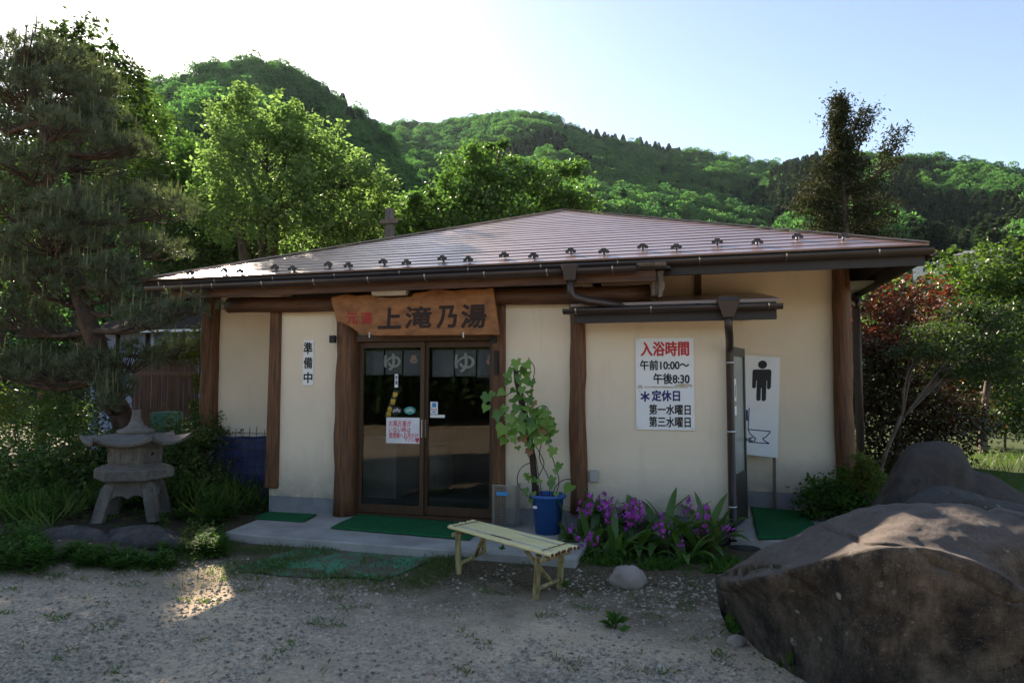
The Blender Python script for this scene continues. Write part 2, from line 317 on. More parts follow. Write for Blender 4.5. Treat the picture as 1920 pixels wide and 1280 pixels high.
def rockmat(name, top, side, dark, lichen, amt=0.5):
    m, nt, bs, out = nodes(name)
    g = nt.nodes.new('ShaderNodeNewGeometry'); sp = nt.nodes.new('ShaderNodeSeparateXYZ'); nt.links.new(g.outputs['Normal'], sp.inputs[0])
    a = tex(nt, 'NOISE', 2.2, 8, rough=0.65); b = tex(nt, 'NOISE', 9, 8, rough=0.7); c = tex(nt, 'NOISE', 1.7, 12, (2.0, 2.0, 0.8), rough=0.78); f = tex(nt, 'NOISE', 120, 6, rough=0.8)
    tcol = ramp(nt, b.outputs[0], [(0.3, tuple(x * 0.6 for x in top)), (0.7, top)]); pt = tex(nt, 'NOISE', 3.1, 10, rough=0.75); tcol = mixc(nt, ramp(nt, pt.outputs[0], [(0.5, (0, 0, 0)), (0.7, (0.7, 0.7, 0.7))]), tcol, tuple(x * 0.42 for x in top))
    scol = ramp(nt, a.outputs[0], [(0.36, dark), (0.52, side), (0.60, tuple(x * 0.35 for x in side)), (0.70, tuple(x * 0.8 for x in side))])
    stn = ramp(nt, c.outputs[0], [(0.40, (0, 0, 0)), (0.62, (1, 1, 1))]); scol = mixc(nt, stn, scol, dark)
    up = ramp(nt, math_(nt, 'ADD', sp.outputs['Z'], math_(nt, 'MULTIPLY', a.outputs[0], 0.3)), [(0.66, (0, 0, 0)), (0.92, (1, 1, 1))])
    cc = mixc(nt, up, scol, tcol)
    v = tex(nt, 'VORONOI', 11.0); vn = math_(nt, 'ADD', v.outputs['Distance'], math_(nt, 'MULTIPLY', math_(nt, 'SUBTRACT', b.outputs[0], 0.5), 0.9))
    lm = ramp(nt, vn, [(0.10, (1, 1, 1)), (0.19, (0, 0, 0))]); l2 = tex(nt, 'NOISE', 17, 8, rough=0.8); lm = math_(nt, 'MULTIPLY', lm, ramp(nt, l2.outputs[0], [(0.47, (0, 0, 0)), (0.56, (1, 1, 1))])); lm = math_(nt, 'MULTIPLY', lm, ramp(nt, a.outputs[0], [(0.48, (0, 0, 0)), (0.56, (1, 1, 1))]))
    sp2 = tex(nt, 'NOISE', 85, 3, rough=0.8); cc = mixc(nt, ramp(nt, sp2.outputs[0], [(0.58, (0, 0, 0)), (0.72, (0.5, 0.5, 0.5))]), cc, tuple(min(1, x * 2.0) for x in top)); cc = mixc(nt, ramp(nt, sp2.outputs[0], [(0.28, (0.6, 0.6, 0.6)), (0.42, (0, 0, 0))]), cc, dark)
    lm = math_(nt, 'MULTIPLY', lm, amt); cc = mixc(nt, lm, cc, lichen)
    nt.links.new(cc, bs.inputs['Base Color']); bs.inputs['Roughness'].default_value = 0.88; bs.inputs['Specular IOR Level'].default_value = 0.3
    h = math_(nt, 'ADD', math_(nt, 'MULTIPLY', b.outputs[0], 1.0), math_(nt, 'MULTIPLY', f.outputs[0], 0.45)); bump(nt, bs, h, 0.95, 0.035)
M['roofmetal'].node_tree.nodes['Principled BSDF'].inputs['Coat Weight'].default_value = 0.7; M['roofmetal'].node_tree.nodes['Principled BSDF'].inputs['Coat Roughness'].default_value = 0.3
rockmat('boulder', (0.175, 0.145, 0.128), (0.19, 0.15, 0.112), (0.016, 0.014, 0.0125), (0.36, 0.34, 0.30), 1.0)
rockmat('boulder2', (0.085, 0.068, 0.06), (0.10, 0.08, 0.07), (0.05, 0.042, 0.038), (0.2, 0.19, 0.18), 0.2)
rockmat('slabrock', (0.085, 0.084, 0.083), (0.075, 0.073, 0.07), (0.04, 0.038, 0.036), (0.26, 0.26, 0.25), 0.7)
rockmat('lanternstone', (0.26, 0.235, 0.215), (0.25, 0.225, 0.20), (0.11, 0.10, 0.09), (0.07, 0.075, 0.035), 0.8)

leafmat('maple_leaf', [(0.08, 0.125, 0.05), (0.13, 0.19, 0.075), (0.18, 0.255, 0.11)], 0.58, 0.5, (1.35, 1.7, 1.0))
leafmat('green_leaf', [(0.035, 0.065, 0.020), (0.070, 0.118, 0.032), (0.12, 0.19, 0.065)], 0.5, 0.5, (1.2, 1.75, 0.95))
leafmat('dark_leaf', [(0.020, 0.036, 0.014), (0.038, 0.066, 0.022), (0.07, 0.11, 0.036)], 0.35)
leafmat('shrub_leaf', [(0.028, 0.055, 0.018), (0.06, 0.105, 0.028), (0.11, 0.165, 0.045)], 0.38, 0.45, spec=0.3)
leafmat('hedge_leaf', [(0.06, 0.075, 0.012), (0.11, 0.13, 0.02), (0.17, 0.17, 0.03)], 0.4)
leafmat('red_leaf', [(0.035, 0.045, 0.018), (0.10, 0.036, 0.022), (0.20, 0.055, 0.034)], 0.35, 0.5, (1.6, 0.9, 0.5), spec=0.5)
leafmat('redgreen_leaf', [(0.025, 0.04, 0.015), (0.05, 0.05, 0.02), (0.10, 0.03, 0.02)], 0.3, 0.35, (1.4, 1.0, 0.5), spec=0.5)
leafmat('conifer_leaf', [(0.014, 0.025, 0.012), (0.026, 0.040, 0.018), (0.065, 0.042, 0.025)], 0.2, 0.8, (1.3, 1.2, 0.6), spec=0.1)
leafmat('pine_needle', [(0.06, 0.074, 0.046), (0.095, 0.115, 0.068), (0.14, 0.16, 0.095)], 0.32, 0.5, (1.1, 1.35, 0.7), spec=0.3)
leafmat('pine_candle', [(0.12, 0.13, 0.05), (0.17, 0.17, 0.08)], 0.2, 0.5)
leafmat('herb_leaf', [(0.025, 0.07, 0.016), (0.05, 0.13, 0.026), (0.09, 0.19, 0.04)], 0.4, 0.7, spec=0.12)
leafmat('grass_blade', [(0.03, 0.065, 0.014), (0.065, 0.12, 0.022), (0.11, 0.16, 0.04)], 0.4, 0.5)
leafmat('dry_leaf', [(0.10, 0.06, 0.035), (0.18, 0.11, 0.06), (0.22, 0.17, 0.11)], 0.2, 0.8)
leafmat('forest_leaf', [(0.028, 0.074, 0.036), (0.052, 0.118, 0.047), (0.080, 0.158, 0.058), (0.118, 0.198, 0.068)], 0.5, 0.8, (1.0, 1.6, 0.85), inst=True)
leafmat('forest_needle', [(0.014, 0.03, 0.016), (0.022, 0.045, 0.02), (0.032, 0.058, 0.024)], 0.2, 0.7, inst=True)
def solidleaf(name, c1, c2, trans=0.3, rough=0.4):
    m, nt, bs, out = nodes(name); oi = nt.nodes.new('ShaderNodeObjectInfo'); t = tex(nt, 'NOISE', 14, 4)
    f = math_(nt, 'ADD', math_(nt, 'MULTIPLY', oi.outputs['Random'], 0.7), math_(nt, 'MULTIPLY', t.outputs[0], 0.35), True)
    c = ramp(nt, f, [(0.1, c1), (0.95, c2)]); nt.links.new(c, bs.inputs['Base Color']); bs.inputs['Roughness'].default_value = rough
    tr = nt.nodes.new('ShaderNodeBsdfTranslucent'); nt.links.new(mixc(nt, 1.0, c, (1.4, 1.7, 0.6) if 'flower' not in name else (1.2, 1.0, 1.2), 'MULTIPLY'), tr.inputs[0])
    mx = nt.nodes.new('ShaderNodeMixShader'); mx.inputs[0].default_value = trans
    nt.links.new(bs.outputs[0], mx.inputs[1]); nt.links.new(tr.outputs[0], mx.inputs[2]); nt.links.new(mx.outputs[0], out.inputs[0])
solidleaf('ivy_leaf', (0.05, 0.14, 0.025), (0.19, 0.33, 0.06), 0.3)
solidleaf('ivy_brown', (0.24, 0.16, 0.05), (0.30, 0.10, 0.05), 0.25)
solidleaf('orchid_leaf', (0.045, 0.12, 0.028), (0.10, 0.20, 0.05), 0.35)
solidleaf('orchid_stem', (0.05, 0.09, 0.03), (0.08, 0.06, 0.05), 0.1)
solidleaf('orchid_flower', (0.42, 0.045, 0.40), (0.62, 0.10, 0.58), 0.3, 0.6)

# ------------------------------------------------------------------ ground
def gz(x, y):
    """height of the ground"""
    z = 0.012 * mn.noise(Vector((x * 0.9, y * 0.9, 0.0)))
    bed = min(1, max(0, (-4.55 - x + 0.25 * mn.noise(Vector((y * 1.3, 3.1, 0)))) / 0.9)) * min(1, max(0, (y + 0.35 * x - 2.45) / 0.6))
    z += 0.14 * bed
    if x > 1.7 and y > 5.5: z += 0.18 * min(1, (x - 1.7) / 1.5) * min(1, (y - 5.5) / 1.5)
    return z
def axis(lo, a, b, hi, st, n):
    g = lambda s, e: (s + (e - s) * (np.geomspace(1, 200, n) - 1) / 199)
    return np.concatenate([g(a, lo)[::-1][:-1], np.arange(a, b, st), g(b, hi)])
gx = axis(-1500, -11, 9, 1500, 0.14, 22); gy = axis(-1500, -1, 13, 1500, 0.14, 22)
G = np.array([[(x, y, gz(x, y)) for x in gx] for y in gy])
g = MB(); g.grid(G); tag(g.build('ground', 'ground'), kind='structure')

# hills: several ridges traced by bearing, a real height field round the place
LAY = [
 (235, 45, [(-900, 420), (-300, 380), (-100, 330), (150, 235), (280, 165), (330, 147), (380, 130), (420, 117), (470, 109), (510, 112), (560, 132), (620, 167), (680, 203), (720, 250), (760, 320), (800, 400), (850, 500), (900, 600)]),
 (400, 90, [(300, 400), (500, 300), (700, 228), (760, 229), (800, 232), (850, 226), (900, 216), (935, 210), (1000, 212), (1040, 218), (1080, 239), (1130, 249), (1200, 259), (1290, 279), (1390, 296), (1480, 310), (1600, 340), (1800, 420), (2300, 520)]),
 (215, 60, [(760, 560), (850, 480), (950, 390), (1030, 350), (1100, 338), (1200, 350), (1300, 366), (1400, 388), (1500, 408), (1560, 440), (1650, 500), (1750, 600)]),
 (320, 60, [(1100, 520), (1300, 420), (1400, 350), (1480, 294), (1550, 285), (1640, 290), (1700, 288), (1760, 295), (1820, 297), (1870, 305), (1920, 312), (2100, 335), (2600, 380), (3600, 420)]),
]
ridge = []
for Rr, r0, pts in LAY:
    az = []; H = []
    for px, py in pts:
        d = ray(px, py); h = math.hypot(d[0], d[1]); az.append(math.degrees(math.atan2(d[0], d[1]))); H.append(EYE + d[2] / h * Rr - 6.0)
    ridge.append((Rr, r0, np.array(az), np.array(H)))
def hill_h(azd, r, noisy=True):
    z = -3.0; x = r * math.sin(R_(azd)); y = r * math.cos(R_(azd))
    wv = 0.10 * mn.noise(Vector((azd * 0.11, r * 0.006, 1.7))) if noisy else 0
    for k, (Rr, r0, az, H) in enumerate(ridge):
        if azd < az[0] - 12 or azd > az[-1] + 12: continue
        edge = min(1, max(0, (azd - az[0] + 12) / 12), max(0, (az[-1] + 12 - azd) / 12))
        h = float(np.interp(azd, az, H)) * edge
        u = (r - r0) / (Rr - r0)
        if u <= 0: continue
        if u <= 1: hh = h * (u ** 1.15) * (1 + wv * 2.2 * (1 - u) * 2) + (mn.noise(Vector((x * 0.02, y * 0.02, k))) * 9 * (1 - u) * min(1, u * 4))
        else: hh = h - (r - Rr) * 0.55
        z = max(z, hh)
    return z
azs = np.arange(-180, 180.01, 0.75); rs = np.concatenate([np.linspace(40, 240, 44), np.linspace(248, 520, 36)])
Hg = np.empty((len(rs), len(azs), 3))
for i, r in enumerate(rs):
    for j, a in enumerate(azs):
        Hg[i, j] = (r * math.sin(R_(a)), r * math.cos(R_(a)), hill_h(a, r) - (0.8 if i == 0 else 0))
h = MB(); h.grid(Hg); tag(h.build('hills', 'hill_earth'), kind='structure')

# ------------------------------------------------------------------ the bathhouse
FY = 6.85
EY, EZ, SL = 6.82, 2.76, 0.378
XL, XR = -6.55, 2.02; AX, AY = -2.12, 11.25; AZ = EZ + SL * (AY - EY)
BH = empty('bathhouse', (-2.2, FY, 0.0), 'cream plastered bathhouse with brown log posts and a low brown metal hip roof', 'building')
def wall(x0, x1, y0, y1, z0, z1, m='plaster', name='wall', par=BH): return MB().box(x0, x1, y0, y1, z0, z1).build(name, m, par)
LX = -4.70; RX = 0.275; RY = 8.46; LY = 7.6; CX0 = -6.12; CX1 = 1.62; BY = 15.4
wall(LX, -3.80, FY, FY + 0.14, 0.24, 2.5)                 # left of the entrance
wall(-1.98, -1.13, FY, FY + 0.14, 0.24, 2.5)              # right of the entrance
wall(-1.127, RX, FY, FY + 0.14, 0.24, 2.22)               # bay wall with the notice
wall(-3.80, -1.98, FY + 0.03, FY + 0.13, 2.035, 2.5)      # above the door
wall(LX, LX + 0.14, FY + 0.143, LY, 0.0, 2.6)
wall(CX0, LX + 0.14, LY, LY + 0.14, 0.0, 3.0)
wall(RX - 0.14, RX, FY + 0.143, RY, 0.0, 2.22)
wall(-1.13, CX1, RY, RY + 0.14, 0.27, 3.2)
wall(CX1 - 0.14, CX1, RY + 0.143, BY, 0.27, 3.0); wall(CX0, CX0 + 0.14, LY + 0.143, BY, 0.0, 3.0); wall(CX0 + 0.143, CX1 - 0.143, BY - 0.14, BY, 0.0, 3.0)
wall(-1.27, -1.13, FY + 0.143, RY + 0.1, 0.0, 2.64)
for x0, x1, y in ((LX, -3.86, FY + 0.004), (-1.93, -0.2, FY + 0.004), (-0.2, RX, FY + 0.004)):
    wall(x0, x1 - 0.002, y, y + 0.12, -0.1, 0.238, 'plinth', 'foundation')
wall(RX + 0.002, CX1, RY - 0.012, RY + 0.12, -0.1, 0.268, 'plinth', 'foundation')
# room behind the doors
wall(LX + 0.15, -1.28, FY + 0.15, 10.4, 0.02, 0.085, 'interior_floor', 'floor')
wall(LX + 0.15, -1.28, 10.4, 10.5, 0.0, 2.6, 'interior', 'partition'); wall(LX + 0.142, LX + 0.15, FY + 0.15, 10.4, 0.085, 2.5, 'interior', 'partition')
wall(-1.29, -1.272, FY + 0.15, 10.39, 0.085, 2.5, 'interior', 'partition'); wall(LX + 0.15, -1.3, FY + 0.15, 10.4, 2.5, 2.55, 'interior', 'ceiling')
# logs and beams
def logpost(x, y, z0, z1, r, name='post', n=12, wob=0.16, seed=0, sx=0.0, m='log', flat=1.0):
    mb = MB(); K = 14
    path = [(x + sx * t + 0.012 * mn.noise(Vector((seed * 3.3, t * 3, 0))), y, z0 + (z1 - z0) * t) for t in np.linspace(0, 1, K)]
    mb.tube(path, [r * (1.06 - 0.1 * t) for t in np.linspace(0, 1, K)], n, True, wob, seed)
    return mb.build(name, m, BH)
MB().hexa([(-4.73, FY - 0.05, 0.33), (-4.575, FY - 0.05, 0.33), (-4.575, FY + 0.02, 0.33), (-4.73, FY + 0.02, 0.33), (-4.71, FY - 0.05, 2.42), (-4.585, FY - 0.05, 2.42), (-4.585, FY + 0.02, 2.42), (-4.71, FY + 0.02, 2.42)]).build('post', 'log', BH, 0.012)
logpost(-3.735, FY - 0.03, 0.075, 2.36, 0.118, seed=2)
MB().box(-2.055, -1.915, FY - 0.05, FY + 0.1, 0.075, 2.42).build('post', 'log', BH, 0.02)
logpost(-1.145, FY - 0.01, 0.22, 2.46, 0.082, seed=4, sx=-0.01, wob=0.3)
logpost(-6.12, LY - 0.03, 0.0, 2.75, 0.12, seed=5)
logpost(1.60, RY - 0.05, 0.12, 3.1, 0.098, seed=6, sx=0.0, wob=0.25)
MB().box(0.0, 0.075, RY - 0.03, RY + 0.02, 2.3, 2.95).build('post', 'log', BH, 0.005)
bm = MB(); pts = [(x, 6.75, 2.40 + 0.012 * math.sin(x * 2)) for x in np.linspace(-5.22, -0.42, 16)]
bm.tube(pts, 0.088, 12, True, 0.15, 3); LB = bm.build('log_beam', 'beam', BH)
MB().lathe([(0.0, 0), (0.080, 0), (0.080, 0.004), (0, 0.004)], (0, 0, 0), 16).build('log_end', 'endgrain', LB, local=True)
le = [o for o in bpy.data.objects if o.name.startswith('log_end')][0]; le.rotation_euler = (0, -math.pi / 2, 0); le.location = Vector((-5.222, 6.75, 2.397)) - Vector(WL[BH.name])
MB().box(-4.9, -0.75, 6.52, 6.62, 2.50, 2.575).build('wall_plate', 'beam', BH)
MB().box(-3.62, -2.06, FY - 0.045, FY + 0.06, 1.965, 2.035).build('lintel', 'doorframe', BH, 0.004)
MB().box(-0.40, -0.30, 6.50, 6.72, 2.33, 2.56).build('rafter_end', 'weathered', BH, 0.02)
MB().ext([(-0.33, 2.31), (-0.30, 2.32), (-0.27, 2.42), (-0.29, 2.50), (-0.28, 2.56), (-0.34, 2.56), (-0.325, 2.44)], 'Y', 6.46, 6.49).build('split_board', 'weathered', BH)
# roof: every metal strip its own piece
RF = MB(); RF.add([(XL, EY, EZ), (XR, EY, EZ), (AX, AY, AZ), (XL, 15.68, EZ), (XR, 15.68, EZ)], [(1, 4, 2), (4, 3, 2), (3, 0, 2)])
ro = RF.build('roof', 'roofmetal', BH)
NR = 24; hp = lambda Y: EZ + SL * (Y - EY)
for i in range(NR):
    ya = EY - 0.02 + (AY - EY + 0.02) * i / NR; yb = EY + (AY - EY) * (i + 1) / NR + 0.01
    def xs(Y):
        t = max(0, (Y - EY) / (AY - EY)); t = min(1, t); return XL + (AX - XL) * t - 0.01, XR + (AX - XR) * t + 0.01
    (a0, a1), (b0, b1) = xs(ya), xs(yb); lip = 0.0125
    m = MB(); nseg = 14; P = []
    for q in np.linspace(0, 1, nseg + 1):
        xa = a0 + (a1 - a0) * q; xb = b0 + (b1 - b0) * q; wob = 0.0035 * mn.noise(Vector((xa * 1.2, i * 3.1, 0)))
        P.append([(xa, ya + 0.004, hp(ya) - 0.004), (xa, ya, hp(ya) + lip + wob), (xa, ya + 0.012, hp(ya) + lip + 0.006 + wob), (xb, yb, hp(yb) + 0.004)])
    m.grid(np.array(P), smooth=False); m.build('roof_strip', 'roofmetal', ro)
# ridge capping along the two hips
for p in ((XL, EY, EZ), (XR, EY, EZ)):
    MB().bar((p[0], p[1], p[2] + 0.025), (AX, AY, AZ + 0.03), 0.06, 0.012).build('hip_cap', 'roofmetal', ro)
# snow guards
def roofhit(px, py):
    d = ray(px, py); t = (EZ + SL * (-EY) - EYE + 0.03) / (d[2] - SL * d[1]); return CP + t * d
gm = None
for px, py in ((357, 515), (420, 510), (450, 512), (515, 504), (548, 507), (615, 499), (653, 501), (718, 494), (762, 496), (829, 488), (878, 490), (945, 482), (1000, 483), (1070, 474), (1132, 475), (1205, 466), (1268, 467), (1345, 457), (1420, 457), (1495, 447), (1582, 447)):
    p = roofhit(px, py)
    if gm is None:
        mb = MB(); mb.ext([(-0.075, 0), (-0.075, 0.04), (-0.045, 0.05), (-0.03, 0.075), (0.03, 0.075), (0.045, 0.05), (0.075, 0.04), (0.075, 0), (0.03, 0), (0.02, 0.025), (-0.02, 0.025), (-0.03, 0)], 'Y', -0.006, 0.006)
        mb.box(-0.012, 0.012, 0.0065, 0.07, 0.0, 0.05); gobj = mb.build('snow_guard', 'gutter', ro, local=True); gm = gobj.data
    else: gobj = link('snow_guard', gm, None, ro)
    gobj.scale = (0.74, 0.74, 0.74); gobj.location = Vector(p - WL[BH.name]) + Vector((0, 0, 0.0)); gobj.rotation_euler = (R_(random.uniform(-3, 3)), 0, R_(random.uniform(-4, 4)))
# eaves
def gutter_poly(y, z, r, n=9, th=0.006):
    o = [(y + r * math.cos(math.pi + math.pi * k / n), z + r * math.sin(math.pi + math.pi * k / n)) for k in range(n + 1)]
    i = [(y + (r - th) * math.cos(math.pi + math.pi * k / n), z + (r - th) * math.sin(math.pi + math.pi * k / n)) for k in range(n, -1, -1)]
    return o + i
MB().box(XL + 0.05, XR - 0.02, EY + 0.02, EY + 0.055, 2.575, EZ - 0.008).build('fascia', 'fascia', BH)
MB().box(XR - 0.06, XR - 0.02, EY + 0.058, 15.5, 2.60, EZ - 0.008).build('fascia', 'fascia', BH); MB().box(XL + 0.02, XL + 0.06, EY + 0.058, 15.5, 2.60, EZ - 0.008).build('fascia', 'fascia', BH)
MB().hexa([(XL + 0.06, EY + 0.06, 2.66), (XR - 0.06, EY + 0.06, 2.66), (XR - 0.06, 8.45, 2.95), (XL + 0.06, 8.45, 2.95), (XL + 0.06, EY + 0.06, 2.68), (XR - 0.06, EY + 0.06, 2.68), (XR - 0.06, 8.45, 2.97), (XL + 0.06, 8.45, 2.97)]).build('soffit', 'soffit', BH)
MB().box(CX1 + 0.002, XR - 0.062, 8.46, 15.3, 2.66, 2.68).build('soffit', 'soffit', BH)
GT = MB().ext(gutter_poly(EY - 0.045, 2.715, 0.055), 'X', XL - 0.03, XR + 0.03, True).build('gutter', 'gutter', BH)
MB().ext(gutter_poly(XR + 0.045, 2.70, 0.05), 'Y', EY + 0.01, 9.7, True).build('gutter', 'gutter', BH)
for x in np.arange(-6.2, 2.0, 0.78): MB().ext(gutter_poly(EY - 0.045, 2.717, 0.059, 9, 0.004), 'X', x, x + 0.012).build('gutter_bracket', 'steel', GT)
# lower pent eave over the entrance
MB().hexa([(-5.9, 6.36, 2.565), (-0.22, 6.36, 2.565), (-0.22, 6.80, 2.61), (-5.9, 6.80, 2.61), (-5.9, 6.36, 2.59), (-0.22, 6.36, 2.59), (-0.22, 6.80, 2.655), (-5.9, 6.80, 2.655)]).build('pent_roof', 'fascia', BH)
MB().box(-5.75, -0.35, 6.40, 6.44, 2.46, 2.563).build('fascia', 'beam', BH)
G2 = MB().ext(gutter_poly(6.32, 2.588, 0.058), 'X', -5.97, -0.52, True).build('gutter', 'gutter', BH)
MB().ext(gutter_poly(6.335, 2.615, 0.035), 'X', -0.515, -0.25, True).build('gutter', 'weathered', BH)
for x in np.arange(-5.7, -0.5, 0.62): MB().ext(gutter_poly(6.32, 2.590, 0.062, 9, 0.004), 'X', x, x + 0.012).build('gutter_bracket', 'steel', G2)
hx, hy = -1.13, 6.30
HP = MB().hexa([(hx - 0.05, hy - 0.05, 2.47), (hx + 0.05, hy - 0.05, 2.47), (hx + 0.05, hy + 0.05, 2.47), (hx - 0.05, hy + 0.05, 2.47), (hx - 0.075, hy - 0.07, 2.62), (hx + 0.075, hy - 0.07, 2.62), (hx + 0.075, hy + 0.06, 2.62), (hx - 0.075, hy + 0.06, 2.62)]).build('rain_hopper', 'gutter', BH, 0.006)
MB().tube([(hx, hy, 2.48), (hx, hy, 2.37), (hx + 0.03, hy + 0.01, 2.32), (hx + 0.14, hy + 0.06, 2.29), (hx + 0.52, hy + 0.2, 2.235)], 0.038, 10).build('downpipe', 'gutter', BH)
# lean-to canopy over the right bay
MB().hexa([(-1.16, 6.45, 2.245), (0.735, 6.45, 2.245), (0.735, 8.45, 2.55), (-1.16, 8.45, 2.55), (-1.16, 6.45, 2.27), (0.735, 6.45, 2.27), (0.735, 8.45, 2.575), (-1.16, 8.45, 2.575)]).build('canopy_roof', 'roofmetal', BH)
MB().box(-1.13, 0.70, 6.46, 6.50, 2.085, 2.243).build('canopy_fascia', 'fascia', BH, 0.003)
G3 = MB().ext(gutter_poly(6.40, 2.215, 0.05), 'X', -1.22, 0.745, True).build('gutter', 'gutter', BH)
for x in (-1.1, -0.4, 0.62): MB().ext(gutter_poly(6.40, 2.217, 0.054, 9, 0.004), 'X', x, x + 0.012).build('gutter_bracket', 'steel', G3)
hx, hy = 0.285, 6.40
MB().hexa([(hx - 0.045, hy - 0.05, 2.10), (hx + 0.045, hy - 0.05, 2.10), (hx + 0.045, hy + 0.05, 2.10), (hx - 0.045, hy + 0.05, 2.10), (hx - 0.10, hy - 0.08, 2.25), (hx + 0.10, hy - 0.08, 2.25), (hx + 0.10, hy + 0.07, 2.25), (hx - 0.10, hy + 0.07, 2.25)]).hexa([(hx - 0.10, hy - 0.08, 2.25), (hx + 0.10, hy - 0.08, 2.25), (hx + 0.10, hy + 0.07, 2.25), (hx - 0.10, hy + 0.07, 2.25), (hx - 0.085, hy - 0.07, 2.285), (hx + 0.085, hy - 0.07, 2.285), (hx + 0.085, hy + 0.06, 2.285), (hx - 0.085, hy + 0.06, 2.285)]).build('rain_hopper', 'gutter', BH, 0.004)
DP = MB().tube([(hx, hy, 2.12), (hx, hy, 2.03), (hx + 0.012, 6.52, 1.93), (hx + 0.022, 6.76, 1.86), (hx + 0.024, 6.79, 1.8), (hx + 0.024, 6.79, 0.14), (hx + 0.024, 6.76, 0.08), (hx + 0.024, 6.72, 0.05)], 0.036, 12).build('downpipe', 'gutter', BH)
for z in (1.7, 1.05, 0.35): MB().lathe([(0.042, 0), (0.042, 0.02), (0.03, 0.02)], (hx + 0.024, 6.79, z), 12).build('pipe_clip', 'steel', DP)
# downpipe at the far right corner
MB().tube([(XR + 0.03, 9.62, 2.67), (XR - 0.1, 9.4, 2.6), (1.88, 8.95, 2.52), (1.845, 8.85, 2.4), (1.845, 8.85, 0.2)], 0.045, 10).build('downpipe', 'gutter', BH)
# sliding doors
def sliding(x0, x1, y, hs):
    D = MB().box(x0, x0 + 0.045, y, y + 0.035, 0.11, 1.962).box(x1 - 0.045, x1, y, y + 0.035, 0.11, 1.962).box(x0 + 0.0452, x1 - 0.0452, y + 0.001, y + 0.034, 0.11, 0.20).box(x0 + 0.0452, x1 - 0.0452, y + 0.001, y + 0.034, 1.90, 1.961).build('sliding_door', 'doorframe', BH)
    MB().box(x0 + 0.046, x1 - 0.046, y + 0.015, y + 0.019, 0.201, 1.899).build('glass_pane', 'glass', D)
    MB().box(hs - 0.006, hs + 0.006, y - 0.006, y - 0.001, 0.93, 1.12).build('handle', 'steel', D)
    return D
sliding(-3.605, -2.835, FY + 0.025, -2.857); sliding(-2.85, -2.065, FY + 0.065, -2.83)
MB().box(-3.65, -3.606, FY - 0.02, FY + 0.12, 0.08, 1.965).build('door_jamb', 'doorframe', BH); MB().box(-3.605, -2.057, FY - 0.02, FY + 0.12, 0.075, 0.105).build('door_sill', 'doorframe', BH)
MB().box(-2.02, -1.985, FY - 0.075, FY - 0.052, 1.60, 1.85).build('latch_plate', 'black', BH); MB().box(-2.06, -2.0, FY - 0.08, FY - 0.052, 1.93, 2.0).build('hinge_block', 'black', BH)
MB().box(-3.865, -3.80, FY - 0.19, FY - 0.145, 1.95, 2.03).build('hinge_block', 'black', BH)
# side door to the lavatory, standing ajar
A = np.array((0.335, 6.99)); B = np.array((0.50, 7.62)); L = np.linalg.norm(B - A); ang = math.atan2(B[1] - A[1], B[0] - A[0])
def tdoor(mb, name, m, par):
    V = [np.asarray(v) for v in mb.v]; c, s = math.cos(ang), math.sin(ang)
    mb.v = [np.column_stack((A[0] + v[:, 0] * c - v[:, 1] * s, A[1] + v[:, 0] * s + v[:, 1] * c, v[:, 2])) for v in V]
    return mb.build(name, m, par)
LD = tdoor(MB().box(0, 0.06, 0, 0.035, 0.12, 1.88).box(L - 0.06, L, 0, 0.035, 0.12, 1.88).box(0.0602, L - 0.0602, 0.001, 0.034, 0.12, 0.62).box(0.0602, L - 0.0602, 0.001, 0.034, 1.79, 1.879), 'lavatory_door', 'aluminium', BH)
tdoor(MB().box(0.061, L - 0.061, 0.013, 0.018, 0.621, 1.789), 'glass_pane', 'frosted', LD)
tdoor(MB().tube([(L - 0.03, -0.001, 0.93), (L - 0.03, -0.03, 0.93)], 0.014, 10).tube([(L - 0.03, -0.031, 0.93), (L - 0.03, -0.075, 0.93)], [0.022, 0.03], 12).tube([(L - 0.03, 0.036, 0.93), (L - 0.03, 0.09, 0.93)], [0.016, 0.03], 12), 'door_knob', 'steel', LD)
tdoor(MB().box(0.08, 0.17, -0.003, -0.0005, 1.34, 1.56).box(0.08, 0.17, -0.003, -0.0005, 1.20, 1.29), 'sticker', 'white', LD)
tdoor(MB().box(0.115, 0.135, -0.005, -0.0032, 1.38, 1.50), 'sticker_print', 'black', LD)
MB().box(0.278, 0.33, 6.93, 6.985, 0.1, 1.95).build('door_jamb', 'aluminium', BH); MB().box(0.278, 0.33, 6.99, 8.44, 1.9, 1.96).build('door_header', 'aluminium', BH)
# small fittings
p = onY(1115, 892, FY); ob = MB().box(p[0] - 0.045, p[0] + 0.045, FY - 0.05, FY - 0.001, p[2] - 0.055, p[2] + 0.06).build('outlet_box', 'cabinet', BH, 0.008)
p = onY(1400, 600, RY); MB().box(p[0] - 0.06, p[0] + 0.06, RY - 0.09, RY - 0.001, p[2] - 0.01, p[2] + 0.07).build('wall_lamp', 'lampwhite', BH, 0.02)
MB().box(-3.35, -2.95, 6.62, 6.76, 2.44, 2.50).build('entrance_lamp', 'lampwhite', BH, 0.008)

# ------------------------------------------------------------------ slabs
MB().ext([(-4.42, 5.74), (-4.05, 5.70), (-2.5, 5.655), (-0.98, 5.64), (-0.95, FY + 0.01), (-4.66, FY + 0.01), (-4.52, 6.5)], 'Z', -0.1, 0.075).build('porch_slab', 'concrete', None, 0.012)
tag(bpy.data.objects['porch_slab'], kind='structure')
tag(MB().ext([(0.279, 6.72), (1.5, 6.6), (1.75, RY - 0.02), (0.279, RY - 0.02)], 'Z', -0.1, 0.095).build('alcove_slab', 'concrete', None, 0.01), kind='structure')

